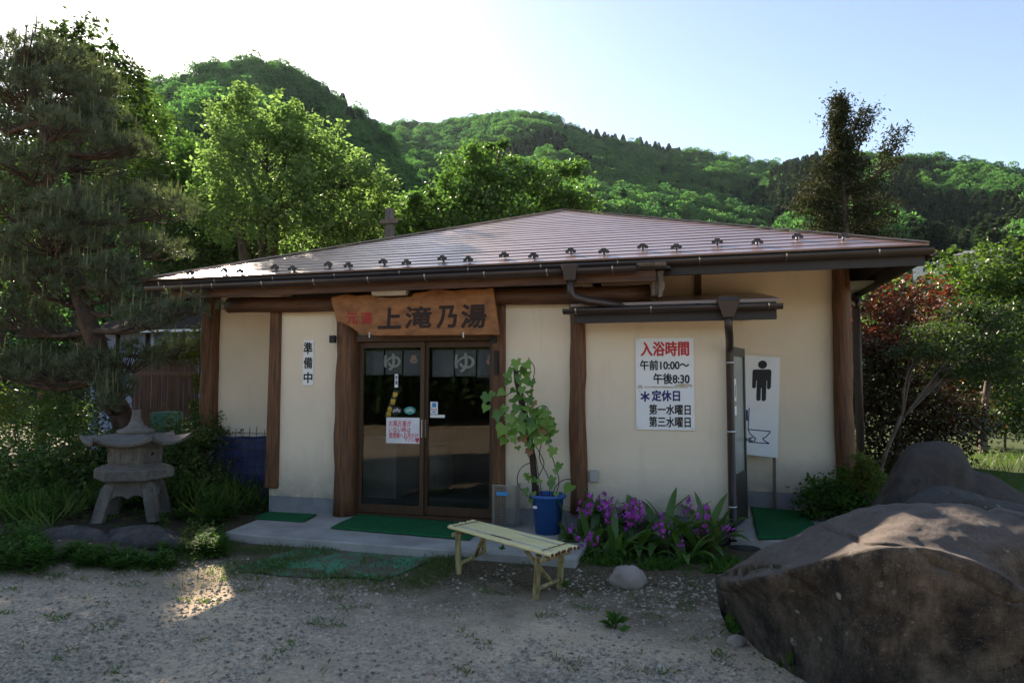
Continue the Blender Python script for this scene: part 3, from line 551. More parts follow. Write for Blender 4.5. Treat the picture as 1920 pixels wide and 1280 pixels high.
# ------------------------------------------------------------------ text
def glyph_mesh(ch):
    c = bpy.data.curves.new('t', 'FONT'); c.body = ch; c.size = 1.0
    o = bpy.data.objects.new('t', c); col.objects.link(o); dg = bpy.context.evaluated_depsgraph_get(); dg.update()
    me = bpy.data.meshes.new_from_object(o.evaluated_get(dg)); V = np.array([v.co[:] for v in me.vertices]); Fc = [tuple(p.vertices) for p in me.polygons]
    bpy.data.objects.remove(o); bpy.data.curves.remove(c); bpy.data.meshes.remove(me); return V, Fc
GC = {}
def text_to(mb, ch, x0, x1, z0, z1, y, bold=0.0, per_char=False, slant=0.0, tf=None, jitter=0.0):
    """set the string into the rectangle x0..x1, z0..z1 on the plane y, facing -y"""
    if ch not in GC: GC[ch] = glyph_mesh(ch)
    V, Fc = GC[ch]; lo = V.min(0); hi = V.max(0); W = x1 - x0; H = z1 - z0
    X = x0 + bold + (V[:, 0] - lo[0]) / max(1e-6, hi[0] - lo[0]) * (W - 2 * bold); Z = z0 + bold + (V[:, 1] - lo[1]) / max(1e-6, hi[1] - lo[1]) * (H - 2 * bold)
    if slant: X = X + (Z - z0) * slant
    offs = [(0, 0)] + ([(bold * math.cos(k * math.pi / 4), bold * math.sin(k * math.pi / 4)) for k in range(8)] if bold else [])
    for k, (dx, dz) in enumerate(offs):
        P = np.column_stack((X + dx, np.full(len(X), y - 0.00015 * k), Z + dz))
        if tf is not None: P = tf(P)
        mb.add(P, Fc)
    return mb

# signboard of the bath
SY = 6.60
outl = [(620, 557), (636, 554), (650, 551), (668, 554), (690, 552), (704, 556), (735, 558), (771, 556), (776, 549), (800, 546), (814, 541), (850, 545), (880, 541), (905, 542), (924, 539), (927, 560), (931, 590), (936, 627), (900, 627.5), (860, 628), (760, 629), (702, 629), (686, 627), (668, 621), (656, 612), (640, 605), (630, 603), (627, 585), (622, 570)]
poly = [tuple(onY(x, y, SY)[[0, 2]]) for x, y in outl]
SB = MB().ext(poly[::-1], 'Y', SY, SY + 0.05).build('signboard', 'boardwood', None, 0.008)
tag(SB, 'rough-edged brown wooden signboard with carved black characters above the entrance', 'signboard')
def on_board(ch, px0, px1, py0, py1, m, bold, par, Y, name='lettering', slant=0.0):
    a = onY(px0, py1, Y); b = onY(px1, py0, Y); return text_to(MB(), ch, a[0], b[0], a[2], b[2], Y, bold, slant=slant).build(name, m, par)
for ch, a, b, c, d in (('上', 708, 752, 576, 617), ('滝', 759, 809, 573, 616), ('乃', 818, 856, 572, 616), ('湯', 863, 911, 569, 616)):
    on_board(ch, a, b, c, d, 'burnt', 0.0085, SB, SY - 0.003, 'character', slant=0.05)
for ch, a, b, c, d in (('元', 649, 671, 586, 608), ('湯', 676, 698, 585, 608)): on_board(ch, a, b, c, d, 'signred', 0.004, SB, SY - 0.003, 'character')
for px in (693, 869):
    p = onY(px, 629, SY); MB().box(p[0] - 0.008, p[0] + 0.008, SY - 0.006, SY - 0.001, p[2] - 0.02, p[2] + 0.035).build('hanger_hook', 'steel', SB)
# closed plate
a = onY(567, 722, FY - 0.012); b = onY(588.5, 637, FY - 0.012)
JS = tag(MB().box(a[0], b[0], FY - 0.012, FY - 0.001, a[2], b[2]).build('wall_plate_sign', 'white', None, 0.002), 'narrow white plate with three black characters left of the entrance', 'sign')
for ch, y0, y1 in (('準', 641, 664), ('備', 669, 691), ('中', 697, 718)): on_board(ch, 569, 586, y0, y1, 'black', 0.0035, JS, FY - 0.0135, 'character')
# opening hours board
a = onY(1193, 805, FY - 0.016); b = onY(1300, 632.5, FY - 0.016)
HS = tag(MB().box(a[0], b[0], FY - 0.016, FY - 0.001, a[2], b[2]).build('hours_board', 'white', None, 0.002), 'white opening hours board with red, black and blue characters on the cream wall', 'sign')
for ch, x0, x1, y0, y1, m, bd in (('入浴時間', 1201, 1292, 639, 668, 'red', 0.0045), ('午前10:00～', 1200, 1292, 674, 694, 'black', 0.003), ('午後8:30', 1225, 1293, 699, 720, 'black', 0.003), ('＊', 1201, 1218, 733, 753, 'navy', 0.005), ('定休日', 1222, 1275, 731, 752, 'navy', 0.0035), ('第一水曜日', 1217, 1295, 758, 777, 'black', 0.0025), ('第三水曜日', 1217, 1295, 781, 800, 'black', 0.0025)):
    on_board(ch, x0, x1, y0, y1, m, bd, HS, FY - 0.0175)
mk('stain', (0.45, 0.36, 0.22), (0.6, 0.57, 0.52), 0.8, 12)
a = onY(1208, 727, FY); b = onY(1290, 724, FY); MB().box(a[0], b[0], FY - 0.0172, FY - 0.0161, a[2], b[2]).build('tape_mark', 'stain', HS)
for x0, x1, y0, y1 in ((1195, 1206, 721, 729), (1264, 1299, 719, 726), (1197, 1203, 732, 735)):
    a = onY(x0, y1, FY); b = onY(x1, y0, FY); MB().ext([(a[0], a[2]), (a[0] + (b[0] - a[0]) * 0.6, a[2] + 0.006), (b[0], a[2] + 0.004), (b[0] - 0.01, b[2] - 0.004), (a[0] + (b[0] - a[0]) * 0.4, b[2]), (a[0] + 0.008, b[2] - 0.008)], 'Y', FY - 0.0168, FY - 0.0161).build('tape_mark', 'stain', HS)
for x, y in ((1195.5, 636.5), (1297, 634), (1197, 801), (1298, 803)):
    p = onY(x, y, FY); MB().lathe([(0.006, 0), (0.004, 0.003)], (0, 0, 0), 8).build('screw', 'black', HS, local=True).location = (p[0], FY - 0.0185, p[2])
# lavatory sign on its stake
TS = empty('lavatory_sign', (onZ(1448, 953, 0.1)[0], 8.30, 0.095), 'white board on a stake with a black man and a toilet bowl drawn in blue', 'sign')
c0 = onY(1397, 665, 8.3); c1 = onY(1463, 670, 8.3); c3 = onY(1394, 850, 8.3); c2 = onY(1457, 857, 8.3)
def sgn(u, v, y=0.0):
    """u,v in 0..1 from the lower left, y outwards"""
    p = (1 - u) * (1 - v) * c3 + u * (1 - v) * c2 + (1 - u) * v * c0 + u * v * c1; return np.array((p[0], 8.3 - y - 0.06 * (1 - v), p[2]))
def sgpx(px, py, y):   # from picture pixels of the photograph's sign to the board
    v = 1 - (py - 667.5) / 186.0; xl = 1397 - 3 * (1 - v); u = (px - xl) / 65.0; v = 1 - (py - 665 - 6 * u) / 186.0; return sgn(u, v, y)
TB = MB().hexa([sgn(0, 0), sgn(1, 0), sgn(1, 0, -0.008), sgn(0, 0, -0.008), sgn(0, 1), sgn(1, 1), sgn(1, 1, -0.008), sgn(0, 1, -0.008)]).build('sign_panel', 'white', TS)
def flat(poly, m, name, par, y=0.002): return MB().add([sgpx(x, yy, y) for x, yy in poly], [tuple(range(len(poly) - 1, -1, -1))]).build(name, m, par)
flat([(1429.5 + 8.3 * math.cos(k * math.pi / 10), 684 + 7.8 * math.sin(k * math.pi / 10)) for k in range(20)], 'black', 'pictogram_head', TB)
flat([(1413, 693), (1443, 693), (1446, 696), (1445, 727), (1442, 731), (1438, 729), (1438, 714), (1437, 714), (1436, 750), (1432, 753), (1428, 751), (1428, 728), (1426.6, 728), (1426, 750), (1422, 752.5), (1418, 750), (1419, 714), (1418, 714), (1417, 727), (1413, 729), (1410, 726), (1411, 696)], 'black', 'pictogram_body', TB)
def line(pts, wpx, m, name, par):
    mb = MB()
    for (xa, ya), (xb, yb) in zip(pts[:-1], pts[1:]):
        L = math.hypot(xb - xa, yb - ya); nx, ny = -(yb - ya) / L * wpx / 2, (xb - xa) / L * wpx / 2
        mb.add([sgpx(xa + nx, ya + ny, 0.002), sgpx(xb + nx, yb + ny, 0.002), sgpx(xb - nx, yb - ny, 0.002), sgpx(xa - nx, ya - ny, 0.002)], [(0, 1, 2, 3)])
    return mb.build(name, m, par)
line([(1404.5, 765), (1402.5, 805), (1406, 813), (1413, 819), (1417, 822), (1415, 827), (1404, 828.5), (1443, 831), (1434, 826), (1430, 822), (1436, 819), (1443, 812), (1444.5, 808.5), (1402.5, 805)], 1.8, 'navy', 'pictogram_bowl', TB)
flat([(1396.5, 769), (1402, 769), (1402, 789), (1396.5, 789)], 'navy', 'pictogram_tank', TB)
st = onY(1451, 857, 8.36); MB().hexa([(st[0] - 0.02, 8.33, 0.09), (st[0] + 0.012, 8.33, 0.09), (st[0] + 0.012, 8.352, 0.09), (st[0] - 0.02, 8.352, 0.09), (st[0] - 0.01, 8.316, 1.5), (st[0] + 0.022, 8.316, 1.5), (st[0] + 0.022, 8.338, 1.5), (st[0] - 0.01, 8.338, 1.5)]).build('stake', 'weathered', TS)

# curtains behind the glass
def noren(x0, x1, zt, zb, y, label, glyph_u, mark_u):
    T = empty('noren_curtain', ((x0 + x1) / 2, y, zb), label, 'curtain', 'grey noren curtains inside the doors')
    MB().tube([(x0 - 0.04, y, zt), (x1 + 0.04, y, zt)], 0.009, 8).build('rod', 'beam', T)
    W = (x1 - x0) / 3
    for k in range(3):
        P = np.array([[(x0 + W * k + 0.008 + (W - 0.016) * u, y + 0.014 * math.sin(u * 9 + k * 2) * (0.3 + (1 - v)), zb + (zt - 0.006 - zb) * v + 0.008 * math.sin(k * 2.1) * (1 - v)) for u in np.linspace(0, 1, 14)] for v in np.linspace(0, 1, 8)])
        c = MB().grid(P).build('cloth_panel', 'cloth', T)
        s = c.modifiers.new('thick', 'SOLIDIFY'); s.thickness = 0.002
    text_to(MB(), 'ゆ', x0 + W * glyph_u, x0 + W * (glyph_u + 0.88), zb + 0.05, zt - 0.045, y - 0.03, 0.006).build('lettering', 'clothletter', T)
    text_to(MB(), '♨', x0 + W * mark_u, x0 + W * (mark_u + 0.40), zb + 0.13, zt - 0.06, y - 0.03, 0.004).build('emblem', 'pink', T)
noren(-3.59, -2.90, 1.885, 1.60, FY + 0.13, 'grey noren curtain with a pale character behind the left door pane', 1.05, 2.40)
noren(-2.80, -2.02, 1.885, 1.58, FY + 0.15, 'grey noren curtain with a pale character behind the right door pane', 1.06, 2.45)
# papers and stickers on the glass
gy_ = FY + 0.025 + 0.0135
def sheet(name, px0, px1, py0, py1, m, label, cat, y=gy_, th=0.002, ell=False):
    a = onY(px0, py1, y); b = onY(px1, py0, y)
    if ell:
        cx, cz = (a[0] + b[0]) / 2, (a[2] + b[2]) / 2; rx, rz = (b[0] - a[0]) / 2, (b[2] - a[2]) / 2
        mb = MB().ext([(cx + rx * math.cos(-k * math.pi / 12), cz + rz * math.sin(-k * math.pi / 12)) for k in range(24)], 'Y', y - th, y)
    else: mb = MB().box(a[0], b[0], y - th, y, a[2], b[2])
    return tag(mb.build(name, m), label, cat)
NP = sheet('paper_note', 724, 787, 783, 830, 'paper', 'white paper note handwritten in red on the glass door', 'notice')
for s, x0, x1, y0, y1 in (('お風呂番が', 729, 771, 788, 799), ('いない時は', 729, 770, 800, 810), ('管理棟へお声かけ', 729, 784, 811, 821), ('下さい♥', 758, 786, 821, 829)): on_board(s, x0, x1, y0, y1, 'redink', 0.0006, NP, gy_ - 0.0028)
S1 = sheet('oval_sticker', 733.5, 753.5, 762, 776.5, 'black', 'black oval sticker with a white mountain line on the glass door', 'sticker', ell=True)
S2 = sheet('oval_sticker', 757.5, 779.5, 762, 776.5, 'teal', 'teal oval sticker with a white mountain line on the glass door', 'sticker', ell=True)
for S, cx in ((S1, 743.5), (S2, 768.5)):
    mb = MB(); z = [(-7, 2), (-4, -1), (-2, 1), (1, -3), (4, 1), (7, -0.5)]
    for off in (0, 3):
        for (xa, ya), (xb, yb) in zip(z[:-1], z[1:]):
            p = onY(cx + xa, 768 + ya + off, gy_ - 0.003); q = onY(cx + xb, 768 + yb + off, gy_ - 0.003); mb.bar(p, q, 0.0012, 0.005)
    mb.build('sticker_print', 'white', S)
gy2 = FY + 0.065 + 0.0135
S3 = sheet('card_sticker', 807, 821, 753, 776, 'white', 'white card sticker with a blue square on the right glass door', 'sticker', gy2)
a = onY(810.5, 763, gy2); b = onY(818, 755, gy2); MB().box(a[0], b[0], gy2 - 0.0035, gy2 - 0.0022, a[2], b[2]).build('sticker_print', 'cyan', S3)
on_board('Power', 809, 819.5, 765, 769, 'redink', 0.0, S3, gy2 - 0.003); a = onY(811, 773, gy2); b = onY(817, 771, gy2); MB().box(a[0], b[0], gy2 - 0.0035, gy2 - 0.0022, a[2], b[2]).build('sticker_print', 'cyan', S3)
S4 = sheet('strip_sticker', 806.5, 834, 777.5, 782.5, 'white', 'thin white strip sticker under the card sticker on the right door', 'sticker', gy2)
S5 = sheet('strip_sticker', 740, 746.5, 701, 726, 'white', 'small upright white strip with blue print on the left door', 'sticker', gy_)
on_board('営', 741, 745.5, 704, 711, 'navy', 0.001, S5, gy_ - 0.003); on_board('業', 741, 745.5, 713, 721, 'navy', 0.001, S5, gy_ - 0.003)
p0 = onY(744, 731, gy_); p1 = onY(726, 783, gy_)
S6 = tag(MB().bar(p0, p1, 0.07, 0.002, (0, 1, 0)).build('slanted_strip', 'black'), 'slanted dark strip with yellow characters on the left glass door', 'sticker')
for ch, cx, cy in (('夢', 741, 740), ('野', 737, 753), ('会', 731, 766), ('所', 729, 776)): on_board(ch, cx - 4.5, cx + 4.5, cy - 5, cy + 5, 'yellow', 0.002, S6, gy_ - 0.012)

# things inside the entrance
T = empty('shoe_cabinet', (-4.0, 8.6, 0.085), 'pale cabinet standing inside at the left of the entrance', 'cabinet')
MB().box(-4.25, -3.62, 7.9, 9.6, 0.086, 0.85).build('carcass', 'cabinet', T, 0.01); MB().box(-4.27, -3.60, 7.88, 9.62, 0.851, 0.88).build('top', 'interior', T)
tag(MB().lathe([(0.16, 0), (0.22, 0.12), (0.235, 0.3), (0.21, 0.5), (0.17, 0.58), (0.185, 0.62), (0.15, 0.62), (0.14, 0.5)], (-3.33, 8.5, 0.086), 20).build('ceramic_jar', 'ceramic'), 'large stoneware jar standing inside the left glass door', 'jar')
T = empty('reception_counter', (-2.4, 9.6, 0.085), 'brown reception counter far inside behind the glass doors', 'counter')
MB().box(-3.3, -1.5, 9.5, 9.95, 0.086, 0.95).build('front', 'interior', T); MB().box(-3.35, -1.45, 9.45, 10.0, 0.951, 0.99).build('top', 'doorframe', T)

# ------------------------------------------------------------------ mats
def mat4(name, pts, m, label, cat='mat', z=0.078, th=0.014):
    q = [onZ(x, y, z)[:2] for x, y in pts]; n = 16; P = np.empty((n + 1, n + 1, 3))
    for i in range(n + 1):
        for j in range(n + 1):
            u, v = i / n, j / n; b = (1 - u) * (1 - v) * q[0] + u * (1 - v) * q[1] + u * v * q[2] + (1 - u) * v * q[3]
            P[i, j] = (b[0] + 0.006 * mn.noise(Vector((b[0] * 5, b[1] * 5, 1))), b[1] + 0.006 * mn.noise(Vector((b[0] * 5, b[1] * 5, 5))), z + th + 0.006 * max(0, mn.noise(Vector((b[0] * 4, b[1] * 4, 9)))))
    o = MB().grid(P, True).build(name, m); s = o.modifiers.new('thick', 'SOLIDIFY'); s.thickness = th - 0.002; s.offset = 0
    o.location.z = -0.004; return tag(o, label, cat)
mat4('green_mat', [(476, 973), (570, 979), (594, 966), (502, 961)], 'matgreen', 'small green turf mat on the porch below the narrow plate sign')
mat4('green_mat', [(620, 991), (880, 1013), (915, 985), (673, 965)], 'matgreen', 'long green turf mat lying before the sliding doors')
mat4('green_mat', [(1420, 1012), (1540, 1008), (1512, 960), (1407, 952)], 'matgreen', 'green turf mat on the floor of the lavatory alcove', z=0.098)
# worn mat overgrown with grass
def wornmat():
    m, nt, bs, out = nodes('wornmat'); a = tex(nt, 'NOISE', 3.2, 7, rough=0.7); b = tex(nt, 'NOISE', 60, 3); d = tex(nt, 'NOISE', 9, 6, rough=0.75)
    gcol = ramp(nt, b.outputs[0], [(0.3, (0.014, 0.19, 0.095)), (0.7, (0.04, 0.31, 0.17))]); soil = ramp(nt, b.outputs[0], [(0.3, (0.06, 0.06, 0.03)), (0.7, (0.14, 0.125, 0.075))])
    f = ramp(nt, math_(nt, 'ADD', math_(nt, 'MULTIPLY', a.outputs[0], 0.55), math_(nt, 'MULTIPLY', d.outputs[0], 0.5)), [(0.46, (0, 0, 0)), (0.56, (1, 1, 1))])
    nt.links.new(mixc(nt, f, gcol, soil), bs.inputs['Base Color']); bs.inputs['Roughness'].default_value = 0.95; bump(nt, bs, b.outputs[0], 0.7, 0.01)
wornmat()
q = np.array([(-3.62, 4.78), (-2.32, 4.86), (-2.20, 5.62), (-3.55, 5.62)]); n = 34; P = np.empty((n + 1, n + 1, 3))
for i in range(n + 1):
    for j in range(n + 1):
        u, v = i / n, j / n; b = (1 - u) * (1 - v) * q[0] + u * (1 - v) * q[1] + u * v * q[2] + (1 - u) * v * q[3]
        b = b + 0.05 * np.array((mn.noise(Vector((b[0] * 3, b[1] * 3, 1))), mn.noise(Vector((b[0] * 3, b[1] * 3, 7)))))
        P[i, j] = (b[0], b[1], gz(b[0], b[1]) + 0.010 + 0.008 * mn.noise(Vector((b[0] * 5, b[1] * 5, 3))))
tag(MB().grid(P).build('worn_mat', 'wornmat'), 'worn teal turf mat on the gravel, half overgrown with grass', 'mat')

# ------------------------------------------------------------------ bench
SZ = 0.37
nl, fl, fr_, nr = [onZ(x, y, SZ) for x, y in ((838, 984), (890, 973), (1083, 1021), (1031, 1037))]
BN = empty('bamboo_bench', tuple((nl + fr_) / 2 * np.array((1, 1, 0))), 'yellow bamboo bench with tied poles on the gravel before the porch', 'bench')
NPL = 11
for k in range(NPL):
    t = (k + 0.5) / NPL; a = nl + (fl - nl) * t; b = nr + (fr_ - nr) * t; d = (b - a) / np.linalg.norm(b - a); a = a + d * random.uniform(-0.02, 0.015); b = b + d * random.uniform(-0.015, 0.02)
    r = 0.5 * np.linalg.norm(fl - nl) / NPL * 0.97; path = []; rad = []; nd = [random.uniform(0.05, 0.2)]
    while nd[-1] < 1: nd.append(nd[-1] + random.uniform(0.18, 0.27))
    for s in np.linspace(0, 1, 60):
        e = min(abs(s - x) for x in nd); path.append(a + (b - a) * s + np.array((0, 0, -r + 0.003 * mn.noise(Vector((s * 3, k, 0)))))); rad.append(r * (1.05 if e < 0.009 else 0.94 if e < 0.022 else 0.98))
    po = MB().tube(path, rad, 10).build('bamboo_pole', 'bamboo', BN)
    for e, sg in ((b, 1),): MB().tube([e - np.array((0, 0, r)) + d * 0.0015, e - np.array((0, 0, r)) + d * 0.003], r * 0.9, 10).build('cut_end', 'bambooend', po)
u_ = (nr - nl) / np.linalg.norm(nr - nl); v_ = (fl - nl) / np.linalg.norm(fl - nl); zz = np.array((0, 0, 1.0))
for t in (0.07, 0.93):
    a = nl + (nr - nl) * t; b = fl + (fr_ - fl) * t; MB().tube([a - zz * 0.062, b - zz * 0.062], 0.018, 8).build('cross_rail', 'bambooleg', BN)
    mb = MB(); K = 60
    for s in range(K):
        p = a + (b - a) * s / K; q2 = a + (b - a) * (s + 1) / K; zg = 0.004 + 0.003 * math.sin(s * NPL * 2 * math.pi / K)
        mb.bar(p + zz * zg + u_ * 0.004 * math.sin(s * 1.7), q2 + zz * zg + u_ * 0.004 * math.sin((s + 1) * 1.7), 0.005, 0.003)
    mb.build('lashing', 'rust', BN)
for s0, s1, k in ((0.1, 0.62, 1), (0.42, 0.97, 1), (0.55, 0.9, 7)):
    a = nl + (nr - nl) * s0 + (fl - nl) * (k + 1) / NPL; b = nl + (nr - nl) * s1 + (fl - nl) * (k + 1) / NPL; MB().bar(a + zz * 0.001, b + zz * 0.001, 0.012, 0.004).build('tape_strip', 'tape', BN)
legs = []
for fx, fy, base in ((0.10, 0.06, (860, 1076)), (0.90, 0.10, (1004, 1123)), (0.10, 0.94, (908, 1048)), (0.90, 0.92, (1049, 1101))):
    top = nl + (nr - nl) * fx + (fl - nl) * fy - zz * 0.05; bs_ = onZ(*base, 0.0); bs_[2] = gz(bs_[0], bs_[1]) - 0.01; top = top * 0.6 + np.array((bs_[0], bs_[1], top[2])) * 0.4
    rad = [0.026 if abs(s - 0.22) < 0.02 or abs(s - 0.75) < 0.02 else 0.0235 for s in np.linspace(0, 1, 28)]
    MB().tube([bs_ + (top - bs_) * s for s in np.linspace(0, 1, 28)], rad, 10).build('leg', 'bambooleg', BN); legs.append((bs_, top))
for a, b in ((0, 2), (1, 3)):
    pa = legs[a][0] * 0.75 + legs[a][1] * 0.25; pb = legs[b][0] * 0.75 + legs[b][1] * 0.25; MB().tube([pa, pb], 0.015, 8).build('stretcher', 'bambooleg', BN)
    mid = pa * 0.35 + pb * 0.65; tp = nl + (nr - nl) * (0.3 if a == 0 else 0.72) + (fl - nl) * 0.3 - zz * 0.06
    MB().tube([mid, tp], 0.015, 8).build('brace', 'bambooleg', BN)
MB().tube([legs[2][0] * 0.3 + legs[2][1] * 0.7, legs[2][1] * 0.6 + legs[3][1] * 0.4], 0.012, 8).build('brace', 'bambooleg', BN)

# ------------------------------------------------------------------ wire basket, pot
p = onZ(950, 983, 0.078); bx_, by_ = p[0], p[1] + 0.02; hw, ht = 0.125, 0.40
WB = empty('wire_basket', (bx_, by_, 0.075), 'square wire mesh waste basket with a blue tag beside the door', 'waste basket')
mb = MB(); N1 = 17; N2 = 26
for k in range(N1 + 1):
    x = -hw + 2 * hw * k / N1
    for yy in (-hw, hw): mb.bar((bx_ + x, by_ + yy, 0.08), (bx_ + x, by_ + yy, 0.08 + ht), 0.0028, 0.0028, (0, 1, 0)); mb.bar((bx_ + yy, by_ + x, 0.08), (bx_ + yy, by_ + x, 0.08 + ht), 0.0028, 0.0028, (0, 1, 0))
    mb.bar((bx_ + x, by_ - hw, 0.082), (bx_ + x, by_ + hw, 0.082), 0.0028, 0.0028)
for k in range(N2 + 1):
    z = 0.082 + ht * k / N2
    for yy in (-hw - 0.0025, hw + 0.0025): mb.bar((bx_ - hw, by_ + yy, z), (bx_ + hw, by_ + yy, z), 0.0028, 0.0028); mb.bar((bx_ + yy, by_ - hw, z), (bx_ + yy, by_ + hw, z), 0.0028, 0.0028)
mb.build('wire_mesh', 'steel', WB)
mb = MB(); z = 0.08 + ht + 0.006; cs = [(-hw, -hw), (hw, -hw), (hw, hw), (-hw, hw)]
for (xa, ya), (xb, yb) in zip(cs, cs[1:] + cs[:1]): mb.tube([(bx_ + xa, by_ + ya, z), (bx_ + xb, by_ + yb, z)], 0.005, 6)
mb.build('rim', 'steel', WB)
MB().box(bx_ - 0.075, bx_ + 0.05, by_ - hw - 0.012, by_ - hw - 0.007, 0.385, 0.425).build('tag', 'cyan', WB, 0.003)
p = onZ(1022, 1003, 0.078); PX, PY = p[0], p[1] + 0.13
PT = empty('flower_pot', (PX, PY, 0.075), 'round blue plastic flower pot beside the wire basket', 'pot')
MB().lathe([(0.115, 0.0), (0.122, 0.0), (0.150, 0.33), (0.172, 0.335), (0.178, 0.35), (0.178, 0.366), (0.168, 0.372), (0.150, 0.368), (0.145, 0.33), (0.01, 0.325)], (PX, PY, 0.077), 36).build('body', 'bluepot', PT)
MB().lathe([(0.144, 0.326), (0.08, 0.345), (0.01, 0.35)], (PX, PY, 0.077), 20).build('soil', 'soil', PT)
MB().box(PX - 0.118, PX - 0.08, PY - 0.118, PY - 0.115, 0.32, 0.345).build('price_tag', 'paper', PT)
# ivy on its pole
IV = empty('ivy_plant', (PX, PY, 0.42), 'green ivy climbing a dark pole out of the blue pot', 'plant')
pole = [onY(x, y, PY) for x, y in ((1006, 948), (1003, 900), (998, 850), (990, 800), (978, 750), (970, 715), (966, 688))]
MB().tube(pole, [0.038, 0.036, 0.034, 0.032, 0.030, 0.028, 0.024], 9, True, 0.3, 2).build('support_pole', 'vine', IV)
def crom(P, n):
    P = [np.array(p, float) for p in P]; P = [2 * P[0] - P[1]] + P + [2 * P[-1] - P[-2]]; out = []
    for i in range(1, len(P) - 2):
        for t in np.linspace(0, 1, n, endpoint=False):
            a, b, c, d = P[i - 1:i + 3]; out.append(0.5 * ((2 * b) + (c - a) * t + (2 * a - 5 * b + 4 * c - d) * t * t + (3 * b - a - 3 * c + d) * t ** 3))
    out.append(P[-2]); return out
for pts in ([(1020, 940), (1012, 905), (1003, 850), (985, 800), (990, 760), (972, 720)], [(1028, 942), (1030, 900), (1012, 860), (1015, 830)], [(1010, 945), (985, 925), (970, 905), (975, 880), (992, 868), (1005, 870)], [(1035, 942), (1048, 905), (1040, 870), (1030, 840), (1028, 810)], [(1032, 945), (1040, 915), (1055, 900), (1072, 898)], [(1002, 760), (985, 735), (960, 735), (945, 745)], [(1010, 800), (980, 790), (958, 795)], [(995, 770), (1020, 760), (1032, 775)], [(998, 720), (1002, 690), (990, 670)], [(1018, 935), (1008, 900), (1020, 870), (1010, 845), (1000, 830)]):
    MB().tube(crom([onY(x, y, PY - 0.03 - 0.05 * random.random()) for x, y in pts], 5), 0.0045, 5).build('vine', 'vine', IV)
ivs = [[(0, 0), (0.25, -0.18), (0.5, -0.05), (0.42, 0.22), (0.55, 0.45), (0.25, 0.55), (0.0, 1.0), (-0.25, 0.55), (-0.55, 0.45), (-0.42, 0.22), (-0.5, -0.05), (-0.25, -0.18)], [(0, 0), (0.3, -0.12), (0.5, 0.1), (0.45, 0.4), (0.2, 0.65), (0.0, 1.0), (-0.2, 0.65), (-0.45, 0.4), (-0.5, 0.1), (-0.3, -0.12)]]
def leafmesh(outline, name, mat, fold=0.12, droop=0.15):
    n = len(outline); v = [(0, 0.35, 0.0)] + [(x, y, abs(x) * fold - droop * y * y) for x, y in outline]
    me = bpy.data.meshes.new(name); me.from_pydata(v, [], [(0, i + 1, (i + 1) % n + 1) for i in range(n)]); me.polygons.foreach_set('use_smooth', [True] * n); me.materials.append(M[mat]); return me
IM = [leafmesh(o, 'leaf', 'ivy_leaf') for o in ivs]; IB = leafmesh(ivs[0], 'leaf', 'ivy_brown')
spots = [(968, 678, 24), (985, 682, 22), (960, 692, 16), (975, 697, 18), (990, 700, 20), (984, 712, 22), (950, 702, 20), (955, 715, 18), (996, 716, 20), (945, 735, 20), (965, 733, 16), (980, 728, 20), (915, 742, 26), (913, 762, 20), (935, 772, 30), (925, 738, 18), (948, 765, 18), (975, 745, 20), (990, 748, 22), (970, 762, 22), (985, 765, 18), (1000, 768, 20), (955, 780, 24), (972, 785, 22), (995, 785, 24), (1012, 770, 26), (1025, 772, 26), (1020, 790, 24), (1005, 795, 24), (1035, 800, 24), (1028, 812, 20), (945, 800, 30), (965, 805, 22), (985, 805, 26), (1000, 812, 26), (948, 825, 22), (978, 820, 26), (1010, 825, 20), (990, 830, 18), (1035, 785, 18), (962, 822, 18), (1020, 805, 22), (1038, 842, 22), (993, 845, 18), (1050, 872, 20), (1042, 882, 14), (988, 890, 14), (1005, 900, 14), (1013, 902, 13), (1033, 905, 18), (1037, 897, 16), (985, 918, 18), (992, 895, 16), (1072, 912, 28), (1043, 925, 12), (1000, 925, 14), (996, 938, 12), (975, 715, 16), (992, 735, 18), (1008, 780, 20), (982, 778, 20), (960, 750, 18), (1000, 755, 18), (1030, 825, 16), (970, 840, 14), (1015, 785, 24), (1030, 790, 22), (1000, 800, 24), (975, 800, 24), (960, 795, 22), (1042, 810, 20), (1010, 812, 22), (988, 795, 22), (1022, 820, 20), (968, 770, 20), (982, 690, 18), (972, 705, 18), (1000, 835, 18), (958, 812, 20), (1040, 795, 18)]
for k, (x, y, s) in enumerate(spots):
    me = IB if k in (41, 43, 62, 36) else IM[k % 2]; p = onY(x, y - 3, PY - 0.06 - 0.09 * random.random()) - WL[IV.name]
    o = link('leaf', me, None, IV); o.location = p; o.scale = (s * 0.0047,) * 3
    d = Vector((random.uniform(-0.7, 0.7), random.uniform(-0.9, -0.2), random.uniform(-1.3, -0.35))).normalized(); nvec = Vector((random.uniform(-0.5, 0.5), -1.0, random.uniform(0.1, 1.1))).normalized()
    sx = d.cross(nvec).normalized(); o.rotation_euler = Matrix((sx, d, sx.cross(d))).transposed().to_euler()
MB().lathe([(0.004, 0), (0.02, 0.008), (0.022, 0.02), (0.012, 0.034), (0.003, 0.038)], tuple(onY(1026, 822, PY - 0.1)), 10).build('dry_bud', 'ivy_brown', IV)

